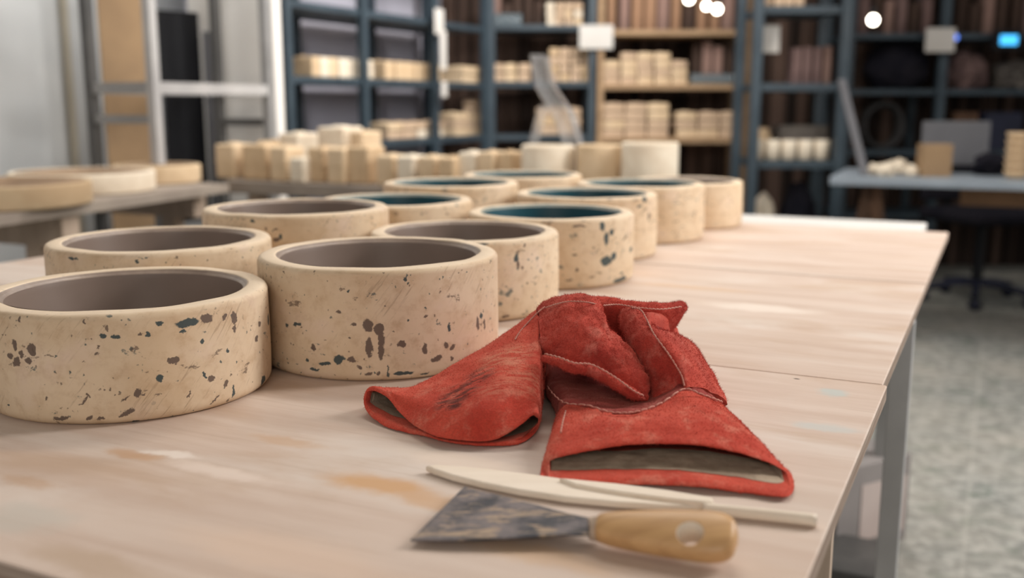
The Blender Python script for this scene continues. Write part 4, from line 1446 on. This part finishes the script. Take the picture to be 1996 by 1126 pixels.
G_B = 'small hanging bulbs'
bulb('small lit bulb hanging alone in front of the dark shelving', 1702, 39, 5.0, 0.024, M['bulb'], G_B)
bulb('lit bulb at the left end of the three before the wooden shelves', 1343, -2, 5.0, 0.022, M['bulb'], G_B)
bulb('lit bulb in the middle of the three before the wooden shelves', 1377, 12, 5.05, 0.018, M['bulb'], G_B)
bulb('lit bulb at the right end of the three before the wooden shelves', 1398, 18, 5.0, 0.021, M['bulb'], G_B)
p = at(1862, 73, 5.982)
V, F = lathe([(0.0001, -0.018), (0.012, -0.014), (0.018, 0), (0.012, 0.014), (0.0001, 0.018)], 20)
tag(mesh_obj('indicator_lamp', V, F, M['blue_led'], loc=p), 'round blue indicator lamp beside the white paper sign on the dark shelving', 'lamp')
p = at(1967, 78, 5.925)
sr = thing('display_screen', 'small lit cyan screen on the dark shelving at the frame edge', 'screen', p)
box('casing', (0, 0.03, 0), (0.16, 0.05, 0.11), M['black'], sr, bevel=0.004)
box('screen', (0, 0.002, 0), (0.10, 0.006, 0.055), M['cyan_led'], sr, bevel=0.002)

# ------------------------------------------------------------------ metal rack by the white wall, with boards behind it
RA, RB = Vector((-1.525, 3.70, 0)), Vector((-1.255, 3.57, 0))
RC = Vector((-1.238, 4.30, 0))
RD = RC + (RB - RA) * 0.87
rk = thing('metal_rack', 'open grey metal rack in front of the white wall, holding black boards', 'rack', RA)
for q, m in ((RA, M['dark_steel']), (RB, M['light_steel']), (RC, M['dark_steel']), (RD, M['grey_steel'])):
    box('post', (q.x - RA.x, q.y - RA.y, 1.15), (0.034, 0.034, 2.3), m, rk, rz=YAW)


def bar(a, b, z, m, hgt=0.04, thk=0.025):
    a, b = Vector((a.x - RA.x, a.y - RA.y, z)), Vector((b.x - RA.x, b.y - RA.y, z))
    d = b - a
    box('rail', (a + b) / 2, (d.length, thk, hgt), m, rk, rz=math.atan2(d.y, d.x))


for z in (1.105, 0.55, 1.72):
    bar(RA, RB, z, M['grey_steel'])
    bar(RB, RD, z, M['light_steel'])
    bar(RC, RD, z, M['grey_steel'])
    bar(RA, RC, z, M['grey_steel'])
for z in (0.995,):
    bar(RA, RB, z, M['grey_steel'], 0.03)
    bar(RC, RD, z - 0.02, M['dark_steel'], 0.03)


def standing(name, label, px0, px1, py_top, Y0, Y1, z0, mat, thick=0.012, cat='board'):
    """upright sheet whose visible edges lie on the sight lines px0 (distance Y0) and px1 (distance Y1)"""
    a, b = at(px0, 203.7, Y0), at(px1, 203.7, Y1)
    top = at((px0 + px1) / 2, py_top, (Y0 + Y1) / 2).z
    d = b - a
    o = box(name, (0, 0, (top - z0) / 2), (d.length, thick, top - z0), mat, loc=((a.x + b.x) / 2, (a.y + b.y) / 2, z0), orz=math.atan2(d.y, d.x))
    return tag(o, label, cat)


standing('wooden_sheet', 'tan wooden sheet standing behind the dark rack post', 203, 310, -40, 3.98, 4.12, 0.0, M['card_tan'])
standing('black_panel', 'upper black panel leaning on the rack above the pale rail', 316, 394, 22, 4.3, 4.45, 1.13, M['black'])
standing('black_panel', 'lower black panel standing under the pale rail of the rack', 322, 396, 178, 4.3, 4.45, 0.0, M['black'])
standing('grey_panel', 'narrow grey panel beside the black boards on the rack', 402, 432, 62, 4.42, 4.44, 0.0, M['monitor'])

# ------------------------------------------------------------------ left trestle table with round moulds
def table_slab(name, corners, z, thick, mat, parent):
    cs = [Vector((c[0], c[1], 0)) for c in corners]
    bm = bmesh.new()
    lo = [bm.verts.new((c.x, c.y, z - thick)) for c in cs]
    hi = [bm.verts.new((c.x, c.y, z)) for c in cs]
    bm.faces.new(hi)
    bm.faces.new(list(reversed(lo)))
    n = len(cs)
    for i in range(n):
        bm.faces.new((lo[i], lo[(i + 1) % n], hi[(i + 1) % n], hi[i]))
    bmesh.ops.recalc_face_normals(bm, faces=bm.faces)
    o = bm_obj(name, bm, mat, parent)
    parented(o, parent)
    return o


M['grey_top'] = plain('worn_grey_board', (160, 148, 136), (142, 130, 120), 5, 0.7, 0.2)
lt = thing('trestle_table', 'wooden trestle table carrying the round flat moulds by the white wall', 'table', (-1.5, 3.0, 0))
a0, a1 = on(-40, 424), on(446, 358)
back = -N_AX * 0.85
table_slab('table_top', [a0, a1, a1 + back, a0 + back], TZ, 0.028, M['grey_top'], lt)
for (px, py) in ((118, 432), (372, 384)):
    q = on(px, py, -0.05) - lt.location
    h = TZ - 0.029
    c = q - N_AX * 0.36
    box('trestle', (c.x, c.y, h - 0.045), (0.80, 0.06, 0.09), M['trestle'], lt, rz=YAW, bevel=0.003)
    for s_ in (0.09, 0.66):
        c = q - N_AX * s_
        box('leg', (c.x, c.y, (h - 0.09) / 2), (0.06, 0.05, h - 0.09), M['trestle'], lt, rz=YAW, bevel=0.003)


def disc(label, x, y, z, R, h, mat):
    root = thing('round_mould', label, 'mould', (x, y, z), 0, 'round flat moulds on the trestle table')
    V, F = lathe([(0.0001, 0.0), (R - 0.01, 0.0)] + arc(R - 0.008, 0.008, 0.008, -80, 0, 3) + arc(R - 0.006, h - 0.006, 0.006, 0, 80, 3) + [(R * 0.93, h), (R * 0.92, h - 0.004)], 64)
    mesh_obj('shell', V, F, mat, root)
    V, F = lathe([(R * 0.925, h - 0.006), (R * 0.9, h - 0.001), (R * 0.7, h + 0.001), (R * 0.66, h - 0.004), (R * 0.2, h - 0.004), (R * 0.18, h - 0.012), (0.0001, h - 0.012)], 64)
    mesh_obj('core', V, F, M['core'], root)['label'] = 'brownish inner face'


M['core'] = plain('brownish_plaster', (160, 136, 112), (138, 114, 92), 9, 0.85, 0.1)
disc('large round flat plaster mould, nearest on the trestle table', -1.375, 2.70, TZ + 0.001, 0.225, 0.062, M['disc_top'])
disc('large round flat plaster mould, second along the trestle table', -1.345, 3.145, TZ + 0.001, 0.215, 0.062, M['cream_c'])
disc('round flat plaster mould with squared look, farthest along the trestle table', -1.235, 3.50, TZ + 0.001, 0.145, 0.062, M['cream_a'])
disc('round flat plaster mould behind the nearest one, beside the white wall', -1.80, 2.86, TZ + 0.001, 0.19, 0.062, M['cream_b'])
for k, (q, nm_) in enumerate((((165, 425, 3.4), 'between the two trestles'), ((10, 485, 2.9), 'under the near end of the trestle table'))):
    v = at(*q)
    tag(box('storage_tub', (0, 0, 0.24), (0.16 if k == 0 else 0.28, 0.25, 0.48), M['blue_bin'], loc=(v.x, v.y, 0.0), orz=-0.3, bevel=0.02), 'blue plastic tub ' + nm_, 'tub')
v = at(258, 420, 3.2)
tag(box('wooden_crate', (0, 0, 0.25), (0.22, 0.16, 0.5), M['dark_wood'], loc=(v.x, v.y, 0), orz=-0.3, bevel=0.005), 'dark wooden crate under the trestle table', 'crate')

# ------------------------------------------------------------------ second table behind the pots, with square and round moulds
F0 = Vector((-1.03, 3.60, 0))
bt = thing('mould_table', 'low grey table behind the pots, crowded with cream moulds', 'table', F0, YAW)
box('table_top', (0.80, 0.36, TZ - 0.0225), (1.60, 0.72, 0.045), M['grey_top'], bt, bevel=0.003)
for x in (0.08, 1.5):
    for y in (0.08, 0.64):
        box('leg', (x, y, (TZ - 0.046) / 2), (0.05, 0.05, TZ - 0.046), M['trestle'], bt)
box('shelf', (0.80, 0.36, 0.36), (1.5, 0.6, 0.025), M['dark_wood'], bt)


def bt_pt(px, dep):
    """point on the second table: bearing px, dep behind its front edge"""
    k = ray(px, 340)
    k = k.x / k.y
    q = F0 + E_AX * dep
    t = (k * q.y - q.x) / (N_AX.x - k * N_AX.y)
    return q + N_AX * t


GT = 'square moulds on the grey table'
sq = [(440, 478, 0.10, 0.125, 0), (492, 540, 0.10, 0.125, 1), (545, 578, 0.08, 0.12, 0), (582, 612, 0.06, 0.085, 2), (618, 650, 0.10, 0.12, 1), (655, 690, 0.08, 0.12, 0), (694, 736, 0.10, 0.125, 1)]
for i, (x0, x1, dp, h, mi) in enumerate(sq):
    a, b = bt_pt(x0, dp), bt_pt(x1, dp)
    c = (a + b) / 2
    mould((c.x, c.y, TZ + 0.001), (b - a).length - 0.004, 0.11, h, YAW, 'square cream mould, %s along the front of the grey table' % ORD[i], GT, mi)
sq2 = [(470, 515, 0.30, 0.10), (522, 560, 0.30, 0.13), (566, 605, 0.32, 0.16), (640, 692, 0.32, 0.185), (702, 728, 0.32, 0.17)]
for i, (x0, x1, dp, h) in enumerate(sq2):
    a, b = bt_pt(x0, dp), bt_pt(x1, dp)
    c = (a + b) / 2
    mould((c.x, c.y, TZ + 0.001), (b - a).length - 0.004, 0.13, h, YAW, 'tall cream mould, %s along the back of the grey table' % ORD[i], 'tall moulds at the back of the grey table', (0, 1, 2, 2, 0)[i])
low = [(748, 782, 0.08, 0.10), (788, 822, 0.07, 0.10), (828, 862, 0.08, 0.10), (868, 900, 0.06, 0.10), (905, 940, 0.1, 0.115), (944, 976, 0.1, 0.118), (980, 1010, 0.12, 0.118)]
for i, (x0, x1, dp, h) in enumerate(low):
    a, b = bt_pt(x0, dp), bt_pt(x1, dp)
    c = (a + b) / 2
    mould((c.x, c.y, TZ + 0.001), (b - a).length - 0.004, 0.10, h, YAW, 'low cream mould, %s to the right of the square ones on the grey table' % ORD[i], 'low moulds on the grey table', (0, 2, 0, 1, 2, 0, 1)[i])


def small_pot(label, px, dp, R, h, mat):
    p = bt_pt(px, dp)
    prof = [(0.0001, 0.003), (R - 0.01, 0)] + arc(R - 0.008, 0.008, 0.008, -80, 0, 3) + arc(R - 0.007, h - 0.007, 0.007, 0, 80, 4) + [(R * 0.84, h), (R * 0.82, h - 0.004), (R * 0.8, 0.02), (0.0001, 0.018)]
    lathe_thing('plain_pot', label, 'pot', prof, mat, (p.x, p.y, TZ + 0.001), 'plain pots on the grey table', 56)


small_pot('plain pale pot on the grey table, straight below the clear bent stand', 1068, 0.10, 0.084, 0.142, M['cream_c'])
small_pot('plain tan pot on the grey table, second along from the end', 1168, 0.12, 0.072, 0.145, M['cream_a'])
small_pot('plain whitish pot with rounded edge at the aisle end of the grey table', 1266, 0.10, 0.085, 0.155, M['cream_c'])
for i, (px, py, Y) in enumerate(((475, 377, 3.7), (525, 381, 3.7))):
    v = at(px, py, Y)
    lathe_thing('plaster_lump', ('whitish ball standing on the shelf below the grey table, ' + ('larger one' if i == 0 else 'smaller one')), 'plaster', [(0.0001, -0.05), (0.03, -0.04), (0.05 - i * 0.012, 0.0), (0.03, 0.04), (0.0001, 0.05)], M['cream_c'], (v.x, v.y, 0.425), 'balls under the grey table')

# clear bent stand on the second table
cs = bt_pt(1092, 0.45)
ky = cs.y
st_ = thing('acrylic_stand', 'clear bent plastic stand rising behind the pale pots', 'stand', (cs.x, cs.y, TZ + 0.001))


def ribbon(name, path, w, th, parent):
    """path: pixel way points at the stand's distance; w: vector across the strip"""
    P = cr(vec([at(a, b, ky) for a, b in path]), 50)
    V, F = [], []
    w = Vector(w)
    for i in range(len(P)):
        t = Vector(P[min(i + 1, len(P) - 1)] - P[max(i - 1, 0)]).normalized()
        n = t.cross(w).normalized() * th / 2
        c = Vector(P[i])
        V += [c - w / 2 - n, c + w / 2 - n, c + w / 2 + n, c - w / 2 + n]
    for i in range(len(P) - 1):
        for k in range(4):
            F.append((i * 4 + k, i * 4 + (k + 1) % 4, (i + 1) * 4 + (k + 1) % 4, (i + 1) * 4 + k))
    F += [(3, 2, 1, 0), tuple(range(len(V) - 4, len(V)))]
    o = mesh_obj(name, V, F, M['clear'], parent, smooth=False)
    o.data.transform(Matrix.Translation(-parent.location))
    return o


ribbon('bent_strip', [(1048, 106), (1052, 140), (1060, 172), (1080, 205), (1098, 240), (1112, 285), (1122, 330), (1126, 362)], (0.052, 0.03, 0), 0.005, st_)
ribbon('bent_strip', [(1068, 112), (1074, 150), (1086, 176), (1104, 205), (1118, 240), (1130, 285), (1140, 330), (1144, 362)], (0.012, 0.05, 0), 0.004, st_)
ribbon('side_leg', [(1062, 205), (1050, 240), (1038, 290), (1030, 335), (1026, 362)], (0.034, 0.02, 0), 0.004, st_)
ribbon('cross_strip', [(1060, 212), (1080, 203), (1108, 212), (1124, 250), (1136, 300), (1142, 362)], (0.02, 0.04, 0), 0.004, st_)

# ------------------------------------------------------------------ desk on the right
D0 = at(1626, 203.7, 4.42)
D0.z = 0
dyaw = -0.42
dk = thing('office_desk', 'blue-grey topped desk with brown wooden legs in front of the dark shelving', 'desk', (D0.x, D0.y, 0), dyaw)
DZ = 0.735
box('desk_top', (0.8, 0.33, DZ - 0.0175), (1.6, 0.68, 0.035), M['desk'], dk, bevel=0.003)
for (x0, x1, y) in ((0.16, 0.06, 0.1), (0.18, 0.30, 0.1), (0.16, 0.06, 0.56), (1.4, 1.5, 0.1), (1.4, 1.5, 0.56)):
    d = Vector((x1 - x0, 0, -(DZ - 0.036)))
    box('leg', ((x0 + x1) / 2, y, (DZ - 0.036) / 2), (0.05, 0.05, d.length - 0.006), M['dark_wood'], dk, tilt=Vector((0, 0, -1)).rotation_difference(d.normalized()).to_matrix().to_4x4())
box('drawer_box', (0.98, 0.36, DZ - 0.075), (0.9, 0.5, 0.08), M['brown_box'], dk, bevel=0.003)


def dpt(x, y, z=0.0):
    v = Matrix.Rotation(dyaw, 4, 'Z') @ Vector((x, y, 0))
    return Vector((D0.x + v.x, D0.y + v.y, DZ + 0.001 + z))


def desk_px(px, y):
    """x along the desk for bearing px at depth y on the desk"""
    best = min(np.linspace(-0.1, 1.7, 721), key=lambda x: abs(dpt(x, y).x / dpt(x, y).y - ray(px, 300).x / ray(px, 300).y))
    return float(best)


tag(box('cardboard_box', (0, 0, 0.07), (0.125, 0.09, 0.14), M['card_tan'], loc=dpt(desk_px(1822, 0.22), 0.22), orz=dyaw + 0.35, bevel=0.002), 'small tan cardboard box standing on the desk', 'box')
mn = thing('computer_monitor', 'flat grey screen standing behind the small tan box', 'monitor', dpt(desk_px(1860, 0.5), 0.5), dyaw + 0.3)
box('screen', (0, 0, 0.135), (0.30, 0.02, 0.2), M['monitor'], mn, bevel=0.004)
box('stand', (0, 0.02, 0.03), (0.05, 0.02, 0.06), M['black'], mn)
box('base', (0, 0.02, 0.004), (0.16, 0.12, 0.008), M['black'], mn, bevel=0.002)
for i, (px, y, r) in enumerate(((1705, 0.2, 0.03), (1728, 0.14, 0.036), (1752, 0.28, 0.042), (1778, 0.2, 0.03))):
    q = dpt(desk_px(px, y), y)
    blob('crumpled_paper', 'crumpled pale paper, %s along the desk left of the tan box' % ORD[i], 'paper', q, (r, r * 0.9, r * 0.9), M['cream_c'], 30 + i * 3, 0.35, 'crumpled papers on the desk')
q = dpt(desk_px(1938, 0.4), 0.4)
blob('cloth_bundle', 'black crumpled cloth on the desk beside the grey screen', 'cloth', q, (0.09, 0.06, 0.055), M['dark_fabric'], 44, 0.3)
for k in range(6):
    q = dpt(desk_px(1984, 0.2), 0.2, k * 0.032)
    lathe_thing('plaster_bowl', 'pale bowl in the stack at the desk edge, %s' % levels(6)[k], 'bowl', [(0.0001, 0.003), (0.03, 0.0), (0.042, 0.012), (0.05, 0.034), (0.047, 0.034), (0.038, 0.014), (0.0001, 0.008)], M['cream_b'], q, 'pale bowls stacked on the desk')
# leaning grey board
pa, pb = at(1640, 155, 4.75), dpt(desk_px(1688, 0.12), 0.12)
dv = pa - pb
o = box('leaning_board', (0, 0, dv.length / 2), (0.036, 0.012, dv.length), M['monitor'], loc=pb)
o.rotation_euler = dv.to_track_quat('Z', 'Y').to_euler()
tag(o, 'narrow grey board leaning at a slant against the tall shelving', 'board')

# swivel chair
cp = at(1905, 585, 5.15)
cb = on(1900, 588, 0, 0.0)
ch = thing('swivel_chair', 'black swivel chair on castors behind the desk', 'chair', (cb.x, cb.y, 0), 0.3)
V, F = tube_mesh([(0, 0, 0.09), (0, 0, 0.25), (0, 0, 0.44)], 0.028, 16, 8)
mesh_obj('column', V, F, M['black'], ch)
for i in range(5):
    a = 2 * PI * i / 5 + 0.2
    e = (0.27 * math.cos(a), 0.27 * math.sin(a), 0.075)
    V, F = tube_mesh([(0, 0, 0.11), (e[0] * 0.5, e[1] * 0.5, 0.1), e], 0.02, 10, 10)
    arm = mesh_obj('base_arm', V, F, M['navy'], ch)
    V, F = lathe([(0.0001, -0.02), (0.026, -0.018), (0.029, 0), (0.026, 0.018), (0.0001, 0.02)], 20)
    cst = mesh_obj('castor', [(e[0] + x, e[1] + z, 0.030 + y) for x, y, z in V], F, M['navy'], arm)
bm = bmesh.new()
add_box(bm, (0, 0, 0.47), (0.46, 0.46, 0.07), bevel=0.03, seg=4)
bm_obj('seat', bm, M['dark_fabric'], ch, smooth=True)
bm = bmesh.new()
add_box(bm, (0, 0.24, 0.68), (0.40, 0.05, 0.30), bevel=0.022, seg=4)
bm_obj('backrest', bm, M['dark_fabric'], ch, smooth=True)
V, F = tube_mesh([(0, 0.1, 0.44), (0, 0.25, 0.45), (0, 0.285, 0.55), (0, 0.275, 0.7)], 0.015, 10, 20)
mesh_obj('back_support', V, F, M['black'], ch)

# cartons on the floor under the near table edge
q = on(1668, 1078, 0, 0.0)
cx = thing('paper_carton', 'pale grey and pinkish carton on the floor behind the table leg', 'box', (q.x, q.y + 0.1, 0), 0.5)
box('body', (0, 0, 0.11), (0.24, 0.18, 0.22), M['pale_box_grey'], cx, bevel=0.003)
box('label_sheet', (0.03, -0.0912, 0.10), (0.15, 0.0015, 0.14), M['pale_box_pink'], cx)
q = on(1640, 1120, 0, 0.0)
tag(box('grey_slab', (0, 0, 0.03), (0.26, 0.2, 0.06), M['dark_steel'], loc=(q.x - 0.02, q.y, 0), orz=YAW, bevel=0.004), 'dark grey slab on the floor below the pale carton', 'slab')
